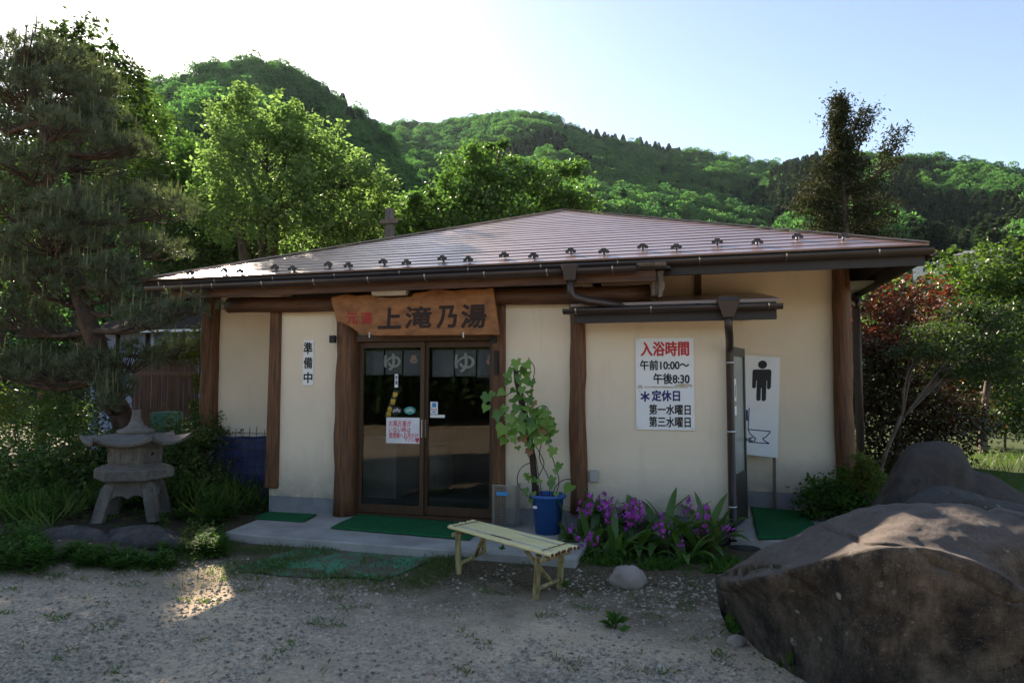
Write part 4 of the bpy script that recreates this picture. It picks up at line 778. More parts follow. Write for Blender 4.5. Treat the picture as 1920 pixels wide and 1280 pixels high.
# ------------------------------------------------------------------ orchids
def strap_leaf(Ln, W, bend, name='leaf'):
    P = []
    for t in np.linspace(0, 1, 8):
        a = R_(82) - bend * t; P.append((t, a))
    x = z = 0; V = []; prev = 0
    for k, (t, a) in enumerate(P):
        if k: ds = Ln / 7; x += math.cos(a) * ds; z += math.sin(a) * ds
        wd = W * math.sin(math.pi * min(1, (t * 0.86 + 0.10))) ** 0.8; wd = max(wd, 0.002) if t < 1 else 0.001
        V.append([(x, -wd / 2, z + 0.22 * wd), (x, 0, z), (x, wd / 2, z + 0.22 * wd)])
    return MB().grid(np.array(V), True)
OL = []
for Ln, W, bd in ((0.42, 0.075, 0.9), (0.36, 0.08, 1.5), (0.46, 0.065, 0.55), (0.32, 0.075, 2.0), (0.40, 0.085, 1.3), (0.30, 0.07, 2.4)):
    o = strap_leaf(Ln, W, bd).build('leaf', 'orchid_leaf'); OL.append(o.data); bpy.data.objects.remove(o)
def flower_spike(hh, lean, nfl):
    st = MB(); path = [(lean * t * t * 0.6, 0, hh * t) for t in np.linspace(0, 1, 8)]; st.tube(path, [0.004 - 0.002 * t for t in np.linspace(0, 1, 8)], 5)
    fm = MB()
    for k in range(nfl):
        t = 0.70 + 0.28 * k / nfl; c = np.array((lean * t * t * 0.6, 0, hh * t)); a = k * 2.2; c = c + 0.030 * np.array((math.cos(a), math.sin(a), -0.2))
        ax = nrm(np.array((math.cos(a), math.sin(a), -0.35)) + 0.3 * rng.normal(size=3)); s1 = nrm(np.cross(ax, (0, 0, 1))); s2 = np.cross(s1, ax)
        for j in range(6):
            b = j * math.pi / 3 + random.random() * 0.5; d = nrm(ax * 0.55 + s1 * math.cos(b) + s2 * math.sin(b)); sd = np.cross(d, ax); l = random.uniform(0.028, 0.040)
            fm.add([c, c + d * l * 0.5 + sd * 0.0095, c + d * l, c + d * l * 0.5 - sd * 0.0095], [(0, 1, 2, 3)])
    return st, fm
SP = []
for hh, ln, nf in ((0.36, 0.05, 5), (0.32, 0.16, 4), (0.42, -0.05, 6), (0.28, 0.3, 3)):
    a, b = flower_spike(hh, ln, nf); oa = a.build('stem', 'orchid_stem'); ob_ = b.build('flower', 'orchid_flower'); SP.append((oa.data, ob_.data)); bpy.data.objects.remove(oa); bpy.data.objects.remove(ob_)
ox = [(-1.12, 6.45, 'beside the blue pot'), (-0.93, 6.22, 'in front of the small outlet box'), (-0.78, 6.55, 'against the wall just right of the outlet box'), (-0.55, 6.28, 'in the middle front of the bed'), (-0.50, 6.60, 'below the left edge of the hours board'), (-0.30, 6.32, 'front of the bed below the hours board'), (-0.20, 6.58, 'close to the wall below the right half of the hours board'), (0.02, 6.35, 'in the right front of the bed'), (0.10, 6.58, 'at the right end of the bed close to the downpipe'), (-0.70, 6.02, 'at the front left edge of the bed'), (-0.12, 6.08, 'at the front right edge of the bed')]
for i, (x, y, where) in enumerate(ox):
    T = empty('orchid_plant', (x, y, 0.0), 'purple flowering ground orchid ' + where, 'orchid', 'purple ground orchids along the cream wall')
    nl_ = random.randint(9, 12)
    for k in range(nl_):
        o = link('leaf', random.choice(OL), None, T); az = k * 2.4 + random.uniform(-0.4, 0.4); s = random.uniform(0.95, 1.4) * (0.8 if i > 8 else 1.0)
        o.location = (0.05 * math.cos(az), 0.05 * math.sin(az), 0.0); o.rotation_euler = (random.uniform(-0.1, 0.1), random.uniform(-0.15, 0.3), az); o.scale = (s, s, s)
    for k in range(random.randint(3, 4)):
        a, b = random.choice(SP); az = random.uniform(0, 6.28); r0 = random.uniform(0.03, 0.2); loc = (r0 * math.cos(az), r0 * math.sin(az), 0); s = random.uniform(0.85, 1.45) * (0.75 if i > 8 else 1.0); rot = (random.uniform(-0.35, 0.25) , random.uniform(0, 0.45), az)
        so_ = link('flower_stem', a, None, T); so_.location = loc; so_.rotation_euler = rot; so_.scale = (s, s, s)
        fo = link('flower', b, None, so_); fo['kind'] = 'stuff'

# ------------------------------------------------------------------ stone lantern
p = onZ(243, 985, 0.06); LXc, LYc = p[0] - 0.02, p[1] + 0.06
LT = empty('stone_lantern', (LXc, LYc, 0.0), 'grey stone garden lantern with a wide upturned roof among low plants', 'lantern')
th0 = math.atan2(-LYc, -LXc) + R_(-14)
def hexring(r, z, lift=0.0, sag=0.0, seg=8):
    v = []
    for k in range(6):
        a0 = th0 + math.pi / 6 + k * math.pi / 3; a1 = a0 + math.pi / 3
        A0 = np.array((math.cos(a0), math.sin(a0))) * r; A1 = np.array((math.cos(a1), math.sin(a1))) * r
        for s in range(seg):
            t = s / seg; q = A0 + (A1 - A0) * t; e = (2 * abs(t - 0.5)) ** 2.4; q = q * (1 - sag * (1 - e)); v.append((LXc + q[0], LYc + q[1], z + lift * e))
    return v
def hexstack(rings, name, m, par, bevel=0.0, seg=8):
    R = [hexring(*r, seg=seg) for r in rings]; n = len(R[0]); V = [v for r in R for v in r]
    f = [(i * n + k, i * n + (k + 1) % n, (i + 1) * n + (k + 1) % n, (i + 1) * n + k) for i in range(len(R) - 1) for k in range(n)] + [tuple(range(n - 1, -1, -1)), tuple((len(R) - 1) * n + k for k in range(n))]
    return MB().add(V, f).build(name, m, par, bevel)
zt = 0.50
hexstack([(0.10, 0.905), (0.36, 0.90), (0.57, 0.915, 0.075, 0.05), (0.58, 0.945, 0.095, 0.05), (0.50, 0.965, 0.055, 0.04), (0.36, 1.0, 0.02), (0.19, 1.045)], 'roof', 'lanternstone', LT)
MB().lathe([(0.19, 0), (0.20, 0.02), (0.19, 0.045), (0.13, 0.065), (0.085, 0.10), (0.058, 0.16), (0.045, 0.24), (0.05, 0.275), (0.048, 0.285)], (LXc, LYc, 1.04), 24).build('finial', 'lanternstone', LT)
FB = hexstack([(0.275, 0.68), (0.275, 0.904)], 'fire_box', 'lanternstone', LT, 0.01, 1)
for k in range(6):
    a = th0 + k * math.pi / 3 + math.pi / 3; ax = np.array((math.cos(a), math.sin(a), 0)); sx = np.array((-ax[1], ax[0], 0)); c = np.array((LXc, LYc, 0.79)) + ax * (0.275 * math.cos(math.pi / 6))
    mb = MB()
    for (s0, s1, z0, z1) in ((-0.115, -0.085, -0.085, 0.085), (0.085, 0.115, -0.085, 0.085), (-0.084, 0.084, 0.06, 0.085), (-0.084, 0.084, -0.085, -0.06)):
        q = [c + sx * s0 + np.array((0, 0, z0)), c + sx * s1 + np.array((0, 0, z0)), c + sx * s1 + np.array((0, 0, z1)), c + sx * s0 + np.array((0, 0, z1))]
        mb.hexa([v - ax * 0.01 for v in q] + [v + ax * 0.012 for v in q])
    mb.build('panel_frame', 'lanternstone', FB)
    if k % 2 == 0: MB().add([c + ax * 0.003 + sx * 0.028 * math.cos(j * math.pi / 6) + np.array((0, 0, 0.034 * math.sin(j * math.pi / 6))) for j in range(8)], [tuple(range(8))]).build('moon_window', 'black', FB)
hexstack([(0.26, 0.485), (0.40, 0.50), (0.415, 0.52), (0.415, 0.615), (0.40, 0.63), (0.35, 0.645), (0.345, 0.66), (0.30, 0.67), (0.28, 0.682)], 'platform', 'lanternstone', LT, 0.006, 1)
c4 = np.array((LXc, LYc, 0)); ax = np.array((math.cos(th0), math.sin(th0), 0)); sx = np.array((-ax[1], ax[0], 0))
arch = [(-0.345, 0.02), (-0.215, 0.02), (-0.19, 0.20), (-0.165, 0.285), (-0.12, 0.32), (-0.06, 0.325), (0.0, 0.285), (0.06, 0.325), (0.12, 0.32), (0.165, 0.285), (0.19, 0.20), (0.215, 0.02), (0.345, 0.02), (0.30, 0.26), (0.275, 0.40), (0.24, 0.46), (0.20, 0.484), (-0.20, 0.484), (-0.24, 0.46), (-0.275, 0.40), (-0.30, 0.26)]
for k in range(4):
    a = k * math.pi / 2; A1 = ax * math.cos(a) + sx * math.sin(a); S1_ = -ax * math.sin(a) + sx * math.cos(a); sc_ = 0.998 if k % 2 else 1.0
    f_ = [c4 + S1_ * (u * sc_) + A1 * (0.225 + 0.10 * (1 - z / 0.48)) + np.array((0, 0, z)) for u, z in arch]; b_ = [v - A1 * 0.10 for v in f_]; n = len(arch)
    MB().add(f_ + b_, [tuple(range(n)), tuple(range(2 * n - 1, n - 1, -1))] + [(i, i + n, (i + 1) % n + n, (i + 1) % n) for i in range(n)]).build('leg_panel', 'lanternstone', LT, 0.01)

LT.location.z = 0.11; LT.scale = (0.91, 0.91, 0.845)
# ------------------------------------------------------------------ rocks
def loft_rock(name, rings, m, label, amp=0.05, sc_=1.8, nu=110, nv=90, amp2=0.012, cat='boulder', extra=None):
    """rings: stations left to right, each a closed loop of points"""
    R = np.array(rings); K, Q = R.shape[:2]
    def cr(P, n, closed):
        out = []; L = len(P); S = L if closed else L - 1
        for i in range(S):
            if closed: a, b, c, d = P[(i - 1) % L], P[i], P[(i + 1) % L], P[(i + 2) % L]
            else: a, b, c, d = P[max(0, i - 1)], P[i], P[i + 1], P[min(L - 1, i + 2)]
            for t in np.linspace(0, 1, n, endpoint=False): out.append(0.5 * ((2 * b) + (c - a) * t + (2 * a - 5 * b + 4 * c - d) * t * t + (3 * b - a - 3 * c + d) * t ** 3))
        if not closed: out.append(P[-1])
        return np.array(out)
    A1 = np.array([cr(r, nv // Q, True) for r in R]); A2 = cr(A1, nu // K, False)
    c = A2.mean(1, keepdims=True); D = nrm(A2 - c)
    for i in range(A2.shape[0]):
        for j in range(A2.shape[1]):
            v = Vector(A2[i, j]); n = amp * mn.fractal(v * sc_, 0.8, 2.1, 4) + amp2 * mn.turbulence(v * 9, 3, False) + (extra(v) if extra else 0); A2[i, j] += D[i, j] * n
    mb = MB(); mb.grid(A2, True, True); n = A2.shape[1]; base = 0
    mb.f.append(tuple(range(n))); mb.sm.append(True); mb.f.append(tuple((A2.shape[0] - 1) * n + k for k in range(n - 1, -1, -1))); mb.sm.append(True)
    return tag(mb.build(name, m), label, cat)
def zp(x, y, z): return onZ(x, y, z)
# stations: near base, near bulge, near top edge, top middle, far top edge, far base
def stn(nb, ne, fe, back=0.45, mz=0.0, und=0.10):
    nb = zp(*nb); ne = zp(*ne); fe = zp(*fe); dv = nrm(np.array((fe[0] - ne[0] + 1e-3, fe[1] - ne[1] + 0.3, 0))); 
    nb2 = nb.copy(); nb2[2] = -0.15; bul = ne * 0.55 + nb * 0.45; bul = bul - dv * und * 0.3; bul[2] = ne[2] * 0.6
    ne_in = ne + dv * 0.10 + np.array((0, 0, 0.025)); mid = (ne + fe) / 2 + np.array((0, 0, 0.03 + mz)); fb = fe + dv * back; fm = fe + dv * back * 0.7 - np.array((0, 0, fe[2] * 0.3)); fb[2] = -0.15
    return [nb2, bul, ne, ne_in, mid, fe, fm, fb]
tip = zp(1343, 1100, 0.22)
st0 = [tip + np.array(o) for o in ((0.03, -0.02, -0.16), (0, -0.03, -0.02), (0.0, -0.02, 0.04), (0.0, 0.0, 0.07), (0.02, 0.03, 0.08), (0.03, 0.06, 0.05), (0.05, 0.09, -0.05), (0.05, 0.08, -0.2))]
ex = zp(2150, 1200, 0.35); stE = [ex + np.array(o) for o in ((0, -0.1, -0.5), (0, -0.1, 0), (0, -0.05, 0.12), (0, 0, 0.15), (0, 0.15, 0.17), (0, 0.3, 0.1), (0, 0.5, -0.2), (0, 0.5, -0.5))]
def crack(v):
    q = v + Vector((mn.noise(v * 3.0), mn.noise(v * 3.0 + Vector((5, 0, 0))), mn.noise(v * 3.0 + Vector((0, 5, 0))))) * 0.12
    a = abs(mn.noise(Vector((q.x * 1.1, q.y * 1.1, q.z * 2.4)) + Vector((3.3, 1.7, 0)))); d = -0.022 * max(0, 1 - a / 0.05) ** 1.5
    b = mn.noise(v * 6.5 + Vector((9, 2, 4))); return d - 0.03 * max(0, b - 0.45)
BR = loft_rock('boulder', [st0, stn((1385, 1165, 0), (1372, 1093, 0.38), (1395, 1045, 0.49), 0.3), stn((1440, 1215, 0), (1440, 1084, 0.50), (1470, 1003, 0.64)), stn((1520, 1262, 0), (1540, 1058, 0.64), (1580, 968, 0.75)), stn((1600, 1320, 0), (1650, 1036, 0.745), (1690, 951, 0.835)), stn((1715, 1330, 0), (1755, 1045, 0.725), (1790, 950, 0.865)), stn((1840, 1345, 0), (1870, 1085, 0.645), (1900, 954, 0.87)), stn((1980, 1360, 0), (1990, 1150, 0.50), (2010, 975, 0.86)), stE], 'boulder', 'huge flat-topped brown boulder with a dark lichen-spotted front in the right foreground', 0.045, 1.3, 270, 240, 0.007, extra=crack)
def hump(name, pts, m, label, dep, thick, amp=0.05, cat='boulder'):
    """profile seen in the photo, given its own depth"""
    rings = []
    for x, yt, yb in pts:
        T_ = at(x, yt, dep); B_ = at(x, yb, dep); h_ = max(0.05, T_[2] - B_[2]); v = nrm(np.array((T_[0], T_[1], 0))); tk = thick * min(1, h_ / 0.5 + 0.25)
        rings.append([B_ - v * tk * 0.9 - np.array((0, 0, 0.1)), B_ - v * tk + np.array((0, 0, h_ * 0.35)), T_ - v * tk * 0.62 - np.array((0, 0, h_ * 0.18)), T_, T_ + v * tk * 0.6 - np.array((0, 0, h_ * 0.15)), B_ + v * tk + np.array((0, 0, h_ * 0.3)), B_ + v * tk - np.array((0, 0, 0.1))])
    return loft_rock(name, rings, m, label, amp, 1.5, 90, 84, 0.006, cat)
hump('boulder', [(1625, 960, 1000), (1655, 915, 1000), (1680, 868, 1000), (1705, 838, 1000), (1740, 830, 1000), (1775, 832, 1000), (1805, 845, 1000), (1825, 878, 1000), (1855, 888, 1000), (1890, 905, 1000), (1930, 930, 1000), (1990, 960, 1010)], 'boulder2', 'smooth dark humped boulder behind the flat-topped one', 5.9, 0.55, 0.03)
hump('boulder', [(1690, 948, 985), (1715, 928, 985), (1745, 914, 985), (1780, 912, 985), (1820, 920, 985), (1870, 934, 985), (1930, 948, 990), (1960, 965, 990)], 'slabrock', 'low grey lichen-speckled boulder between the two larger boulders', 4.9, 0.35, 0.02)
def stone(name, p, r, m, label, sq=(1, 0.85, 0.7), seed=0, cat='stone', group=None):
    n1, n2 = 22, 30; V = np.empty((n1, n2, 3))
    for i in range(n1):
        for j in range(n2):
            th = math.pi * i / (n1 - 1); ph = 2 * math.pi * j / n2; d = Vector((math.sin(th) * math.cos(ph), math.sin(th) * math.sin(ph), math.cos(th))); k = 1 + 0.22 * mn.noise(d * 1.3 + Vector((seed * 5.1, 0, 0))) + 0.06 * mn.noise(d * 5 + Vector((seed, 2, 0)))
            V[i, j] = (p[0] + d.x * r * sq[0] * k, p[1] + d.y * r * sq[1] * k, p[2] + d.z * r * sq[2] * k)
    return tag(MB().grid(V, True, True).build(name, m), label, cat, group)
p = onZ(1176, 1100, 0.0); stone('round_stone', (p[0], p[1] + 0.05, 0.05), 0.125, 'roundstone', 'single round pale stone on the gravel below the orchids', (1.05, 0.85, 0.75), 1)
p = onZ(1382, 1208, 0.0); stone('small_stone', (p[0], p[1], 0.02), 0.05, 'roundstone', 'small pale stone at the foot of the large boulder', (1, 0.8, 0.8), 2)
for x, y, r, s, lb in ((85, 1030, 0.36, 3, 'dark flat garden stone at the left end of the bed edge'), (225, 1028, 0.36, 4, 'dark garden stone in front of the lantern')):
    p = onZ(x, y, 0.05); stone('garden_stone', (p[0], p[1] + 0.25, 0.05), r, 'darkstone', lb, (1.25, 0.6, 0.40), s)
stone('step_stone', tuple(onZ(1400, 1030, 0.0) + np.array((0, 0.1, 0.0))), 0.16, 'slabrock', 'flat grey stone under the end of the downpipe', (1.2, 0.9, 0.3), 7)

# ------------------------------------------------------------------ forest on the hills (one far mass)
FC = bpy.data.collections.new('forest_kinds')
def kind_mesh(conifer, seed):
    r = np.random.default_rng(seed); n = 1900
    if conifer:
        t = r.random(n) ** 0.7; hgt = 0.15 + 0.85 * (1 - t); rad = 0.26 * t * (0.8 + 0.4 * r.random(n)); a = r.random(n) * 6.283
        c = np.column_stack((rad * np.cos(a), rad * np.sin(a), hgt)); d = nrm(np.column_stack((np.cos(a), np.sin(a), np.full(n, -0.25)))) ; L = 0.055 + 0.045 * r.random(n); W = L * 0.55
    else:
        k = 9; cc = r.normal(size=(k, 3)) * (0.24, 0.24, 0.13) + (0, 0, 0.62); rr = 0.20 + 0.12 * r.random(k); w_ = r.integers(0, k, n); u = nrm(r.normal(size=(n, 3)) + (0, 0, 0.35))
        c = cc[w_] + u * rr[w_][:, None] * (0.85 + 0.2 * r.random((n, 1))); d = nrm(u * 0.4 + r.normal(size=(n, 3))); L = 0.045 + 0.04 * r.random(n); W = L * 0.8
    nn = nrm(r.normal(size=(n, 3)) * 0.7 + (0, 0, 0.8))
    o = fast_mesh('crown_kind', leaf_quads(c, d, nn, L, W, 0.1), 4, 'forest_needle' if conifer else 'forest_leaf'); col.objects.unlink(o); FC.objects.link(o); return o
for s in range(6): kind_mesh(False, 100 + s)
for s in range(2): kind_mesh(True, 200 + s)
pts = []; pr = random.Random(3)
def hill_ok(a, r):
    z = hill_h(a, r); return z if z > 0.5 else None
visr = {}
for a in np.arange(-62, 34, 0.2):
    r = 46.0; best = -9
    while r < 430:
        st_ = 3.7 if r < 250 else 4.4; z = hill_h(a, r)
        if z > 0.3:
            el = (z + 8) / r
            if el > best - 0.03 and pr.random() < min(1, (r * R_(0.2)) / st_): pts.append((a + pr.uniform(-0.2, 0.2), r + pr.uniform(-2.6, 2.6)))
            best = max(best, z / r)
        r += st_
PV = []; SCL = []; KND = []
for k in range(150):
    x = pr.uniform(-26, 22); y = -12.5 - pr.uniform(0, 5) - 0.25 * x; PV.append((x, y, -0.8)); SCL.append(pr.uniform(3.0, 4.6)); KND.append(pr.randrange(6))
for a, r in pts:
    z = hill_h(a, r); x, y = r * math.sin(R_(a)), r * math.cos(R_(a)); pz = mn.noise(Vector((x * 0.013, y * 0.013, 5.0))) + 0.5 * mn.noise(Vector((x * 0.04, y * 0.04, 2.0)))
    con = pz > 0.40 or (a > 14 and pz > -0.05) or pr.random() < 0.05; PV.append((x, y, z - 1.0)); SCL.append((pr.uniform(6.0, 9.0) if con else pr.uniform(4.6, 8.2)) * (0.8 if r < 110 else 1)); KND.append(pr.choice((6, 7)) if con else pr.randrange(6))
me = bpy.data.meshes.new('forest'); me.from_pydata(PV, [], [])
for nme, ty, data in (('scl', 'FLOAT', SCL), ('kind', 'INT', KND), ('rot', 'FLOAT', [pr.uniform(0, 6.28) for _ in PV])):
    at_ = me.attributes.new(nme, ty, 'POINT'); at_.data.foreach_set('value', data)
fo = bpy.data.objects.new('forest', me); col.objects.link(fo); tag(fo, 'dense green woodland covering the hillsides', kind='stuff'); fo['category'] = 'woodland'
ng = bpy.data.node_groups.new('forest', 'GeometryNodeTree'); ng.interface.new_socket('Geometry', in_out='INPUT', socket_type='NodeSocketGeometry'); ng.interface.new_socket('Geometry', in_out='OUTPUT', socket_type='NodeSocketGeometry')
gi = ng.nodes.new('NodeGroupInput'); go = ng.nodes.new('NodeGroupOutput'); ci = ng.nodes.new('GeometryNodeCollectionInfo'); ci.inputs['Collection'].default_value = FC; ci.inputs['Separate Children'].default_value = True; ci.inputs['Reset Children'].default_value = True
ip = ng.nodes.new('GeometryNodeInstanceOnPoints'); ip.inputs['Pick Instance'].default_value = True
def attr(n, t):
    a_ = ng.nodes.new('GeometryNodeInputNamedAttribute'); a_.data_type = t; a_.inputs['Name'].default_value = n; return a_.outputs['Attribute']
cx = ng.nodes.new('ShaderNodeCombineXYZ'); ng.links.new(attr('rot', 'FLOAT'), cx.inputs[2]); er = ng.nodes.new('FunctionNodeEulerToRotation'); ng.links.new(cx.outputs[0], er.inputs[0])
ng.links.new(gi.outputs[0], ip.inputs['Points']); ng.links.new(ci.outputs[0], ip.inputs['Instance']); ng.links.new(attr('kind', 'INT'), ip.inputs['Instance Index']); ng.links.new(er.outputs[0], ip.inputs['Rotation']); ng.links.new(attr('scl', 'FLOAT'), ip.inputs['Scale']); ng.links.new(ip.outputs[0], go.inputs[0])
fo.modifiers.new('trees', 'NODES').node_group = ng

# ------------------------------------------------------------------ trees
def crown_leaves(lobes, n_sub, n_leaf, L, droop=0.3, shell=0.55, sub=0.32, flat=0.75, spray=0.0):
    """lobes (centre, radii): clumps of leaves scattered through each lobe -> leaf quads and clump centres"""
    allc = []; subs = []
    vol = np.array([lr[0] * lr[1] * lr[2] for _, lr in lobes]) ** 0.6; share = vol / vol.sum()
    for (c, lr), s in zip(lobes, share):
        k = max(6, int(n_sub * s)); u = rand_dirs(k); rr = shell + (1.05 - shell) * rng.random((k, 1)) ** 0.6; sc2 = np.asarray(c) + u * rr * np.asarray(lr); subs.append(sc2)
        m = max(4, int(n_leaf * s / k)); g_ = rng.normal(size=(k, m, 3)) * sub * np.cbrt(lr[0] * lr[1] * lr[2]) * np.array((1, 1, flat)) * (0.6 + 0.8 * rng.random((k, 1, 1)))
        ud = nrm(u + (0, 0, 0.75)); al = rng.random((k, m, 1)); ln = 0.62 * np.cbrt(lr[0] * lr[1] * lr[2]) * (0.4 + rng.random((k, 1, 1)))
        allc.append((sc2[:, None, :] + g_ * (1.0 - 0.72 * al * spray) + ud[:, None, :] * al * ln * spray).reshape(-1, 3))
    C = np.concatenate(allc); n = len(C); d = nrm(rng.normal(size=(n, 3)) * (1, 1, 0.5) + (0, 0, -droop)); nn = nrm(rng.normal(size=(n, 3)) * 0.6 + (0, 0, 1)); Ls = L * (0.7 + 0.6 * rng.random(n))
    return leaf_quads(C, d, nn, Ls, Ls * 0.55, 0.08), np.concatenate(subs)
def tree(name, label, base, lobes, n_sub, n_leaf, L, leafm, barkm='bark', r0=0.16, top=None, cat='tree', group=None, limbs=True, twigs=40, droop=0.3, sub=0.32, shell=0.55, flat=0.75, lean=None, stems=1, spray=0.0):
    base = np.array(base, float); T = empty(name, tuple(base), label, cat, group)
    V, subs = crown_leaves(lobes, n_sub, n_leaf, L, droop, shell, sub, flat, spray); fast_mesh('crown', V, 4, leafm, T, base)
    cen = np.mean([c for c, _ in lobes], axis=0); tp = np.array(top) if top is not None else cen * 0.55 + base * 0.45 + np.array((0, 0, 0.0))
    mb = MB()
    for s in range(stems):
        off = np.array((random.uniform(-1, 1), random.uniform(-1, 1), 0)) * (0.25 if stems > 1 else 0); t2 = tp + off * 2.2
        path = crom([base + off * 0.5 + np.array((0, 0, -0.1)), base * 0.6 + t2 * 0.4 + np.array((random.uniform(-0.08, 0.08), random.uniform(-0.08, 0.08), 0)), t2], 5); mb.tube(path, list(np.linspace(r0, r0 * 0.62, len(path))), 9, True, 0.2, s)
    mb.build('trunk', barkm, T)
    lm = MB()
    if limbs:
        for c, lr in lobes:
            c = np.array(c); m = tp * 0.45 + c * 0.55 + np.array((0, 0, 0.08 * np.linalg.norm(c - tp))) + rng.normal(size=3) * 0.10 * np.linalg.norm(c - tp); path = crom([tp - np.array((0, 0, 0.05)), m, c + np.array((0, 0, lr[2] * 0.35))], 5); lm.tube(path, list(np.linspace(r0 * 0.5, r0 * 0.12, len(path))), 6, True, 0.25, len(path))
            idx = rng.permutation(len(subs)); near = [subs[i] for i in idx if np.linalg.norm((subs[i] - c) / np.array(lr)) < 1.3][:max(3, twigs // len(lobes))]
            for q in near: st_ = path[random.randrange(3, len(path))]; lm.tube([st_, st_ * 0.5 + q * 0.5 + np.array((0, 0, 0.05)), q], [r0 * 0.16, r0 * 0.1, r0 * 0.04], 5)
        lm.build('limbs', barkm, T)
    return T
def lobe(px, py, rx, ry, dep, rd=None):
    c = at(px, py, dep); k = dep / F; return (c, (rx * k, (rd or rx) * k, ry * k))
def gbase(px, dep, z=0.0):
    p = at(px, 720, dep); return (p[0], p[1], z)

TG = 'broadleaf trees behind the bathhouse on the left'
tree('broadleaf_tree', 'tall light green tree with a fan of limbs rising behind the left roof slope', gbase(500, 17), [lobe(470, 225, 50, 45, 17), lobe(550, 250, 40, 36, 16.6), lobe(415, 270, 36, 42, 17.3), lobe(500, 310, 95, 60, 16.8), lobe(590, 300, 60, 50, 17), lobe(640, 370, 70, 50, 16.5), lobe(530, 400, 95, 55, 16.2), lobe(440, 390, 60, 60, 17.4)], 330, 27000, 0.115, 'maple_leaf', r0=0.16, top=at(490, 420, 17), group=TG, stems=3, sub=0.22, spray=1.0, twigs=110)
tree('broadleaf_tree', 'lower light green tree between the fan-limbed tree and the old wooden post', gbase(690, 17.5), [lobe(690, 390, 48, 45, 17.5), lobe(650, 430, 60, 40, 17), lobe(720, 430, 35, 45, 18), lobe(600, 450, 70, 35, 17)], 130, 9000, 0.11, 'maple_leaf', group=TG, sub=0.24, spray=1.0)
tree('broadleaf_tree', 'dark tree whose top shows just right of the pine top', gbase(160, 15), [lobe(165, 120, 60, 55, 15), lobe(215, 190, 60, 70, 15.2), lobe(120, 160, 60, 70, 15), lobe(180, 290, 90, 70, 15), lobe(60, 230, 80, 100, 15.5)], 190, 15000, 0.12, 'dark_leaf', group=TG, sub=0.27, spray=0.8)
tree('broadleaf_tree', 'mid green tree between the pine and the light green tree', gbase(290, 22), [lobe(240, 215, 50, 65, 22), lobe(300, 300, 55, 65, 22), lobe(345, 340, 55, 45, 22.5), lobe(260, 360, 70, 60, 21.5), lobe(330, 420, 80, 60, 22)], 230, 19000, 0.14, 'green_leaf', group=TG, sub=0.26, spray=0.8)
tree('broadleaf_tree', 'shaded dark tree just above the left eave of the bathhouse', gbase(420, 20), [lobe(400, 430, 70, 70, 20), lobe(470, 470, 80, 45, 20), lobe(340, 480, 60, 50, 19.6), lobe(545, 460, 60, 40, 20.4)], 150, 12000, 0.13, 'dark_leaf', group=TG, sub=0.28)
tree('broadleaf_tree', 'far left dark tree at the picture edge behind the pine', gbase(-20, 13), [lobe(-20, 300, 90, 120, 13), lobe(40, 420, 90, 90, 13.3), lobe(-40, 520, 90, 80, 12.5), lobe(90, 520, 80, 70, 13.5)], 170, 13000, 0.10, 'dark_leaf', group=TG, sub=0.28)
tree('broadleaf_tree', 'large rounded green tree rising behind the middle of the roof', gbase(930, 19), [lobe(885, 345, 55, 50, 19), lobe(935, 300, 26, 36, 19.3), lobe(1040, 350, 58, 42, 18.6), lobe(960, 380, 80, 45, 18.8), lobe(850, 395, 60, 45, 18.6), lobe(1075, 400, 45, 35, 18.5), lobe(790, 410, 52, 45, 18.8), lobe(920, 440, 110, 40, 18.6), lobe(770, 450, 40, 40, 18.8)], 300, 25000, 0.13, 'green_leaf', r0=0.2, top=at(930, 470, 19), sub=0.24, droop=0.6, spray=0.6)
# dark conifer right of the roof
CT = empty('conifer_tree', gbase(1590, 21), 'tall dark conifer with rusty tips behind the right end of the roof', 'tree')
bs0 = np.array(gbase(1590, 21)); tp0 = at(1574, 190, 21); MB().tube([bs0, bs0 * 0.5 + tp0 * 0.5 + np.array((0.1, 0, 0)), tp0], [0.22, 0.13, 0.02], 9).build('trunk', 'bark', CT)
segs = []; cl = []
for k in range(120):
    t = k / 119; py = 195 + 285 * t ** 0.85; wpx = (6 + 20 * t * 3) if t < 0.33 else 18 + 78 * min(1, (t - 0.33) / 0.3) ** 0.7
    x0 = 1574 + 14 * t; side = random.choice((-1, 1)); ln = wpx * random.uniform(0.35, 1.0); a = at(x0, py, 21); b = at(x0 + side * ln, py - random.uniform(2, 26), 21 + random.uniform(-1, 1) * ln / 70); segs.append((a, b))
    for q in np.linspace(0.3, 1.0, 6):
        if random.random() < (0.45 if t < 0.35 else 0.8): cl.append(a + (b - a) * q)
for x0, y0, x1, y1 in ((1600, 300, 1640, 205), (1585, 250, 1625, 210), (1640, 330, 1700, 245), (1620, 340, 1690, 300), (1580, 240, 1560, 215), (1590, 270, 1618, 235), (1650, 310, 1675, 250)):
    a = at(x0, y0, 21); b = at(x1, y1, 21 + random.uniform(-0.4, 0.4)); segs.append((a, b))
    for q in np.linspace(0.35, 1.0, 8): cl.append(a + (b - a) * q)
mb = MB()
for a, b in segs: mb.tube([a, (a + b) / 2 + np.array((0, 0, -0.05)), b], [0.035, 0.025, 0.008], 5)
mb.build('branches', 'bark', CT)
cl = np.array(cl); m = 40; C = (cl[:, None, :] + rng.normal(size=(len(cl), m, 3)) * 0.12 * (0.6 + rng.random((len(cl), 1, 1)))).reshape(-1, 3); d = nrm(rng.normal(size=C.shape) + (0, 0, 0.2)); nn = rand_dirs(len(C)); fast_mesh('crown', leaf_quads(C, d, nn, 0.10 + 0.06 * rng.random(len(C)), 0.045, 0), 4, 'conifer_leaf', CT, bs0)
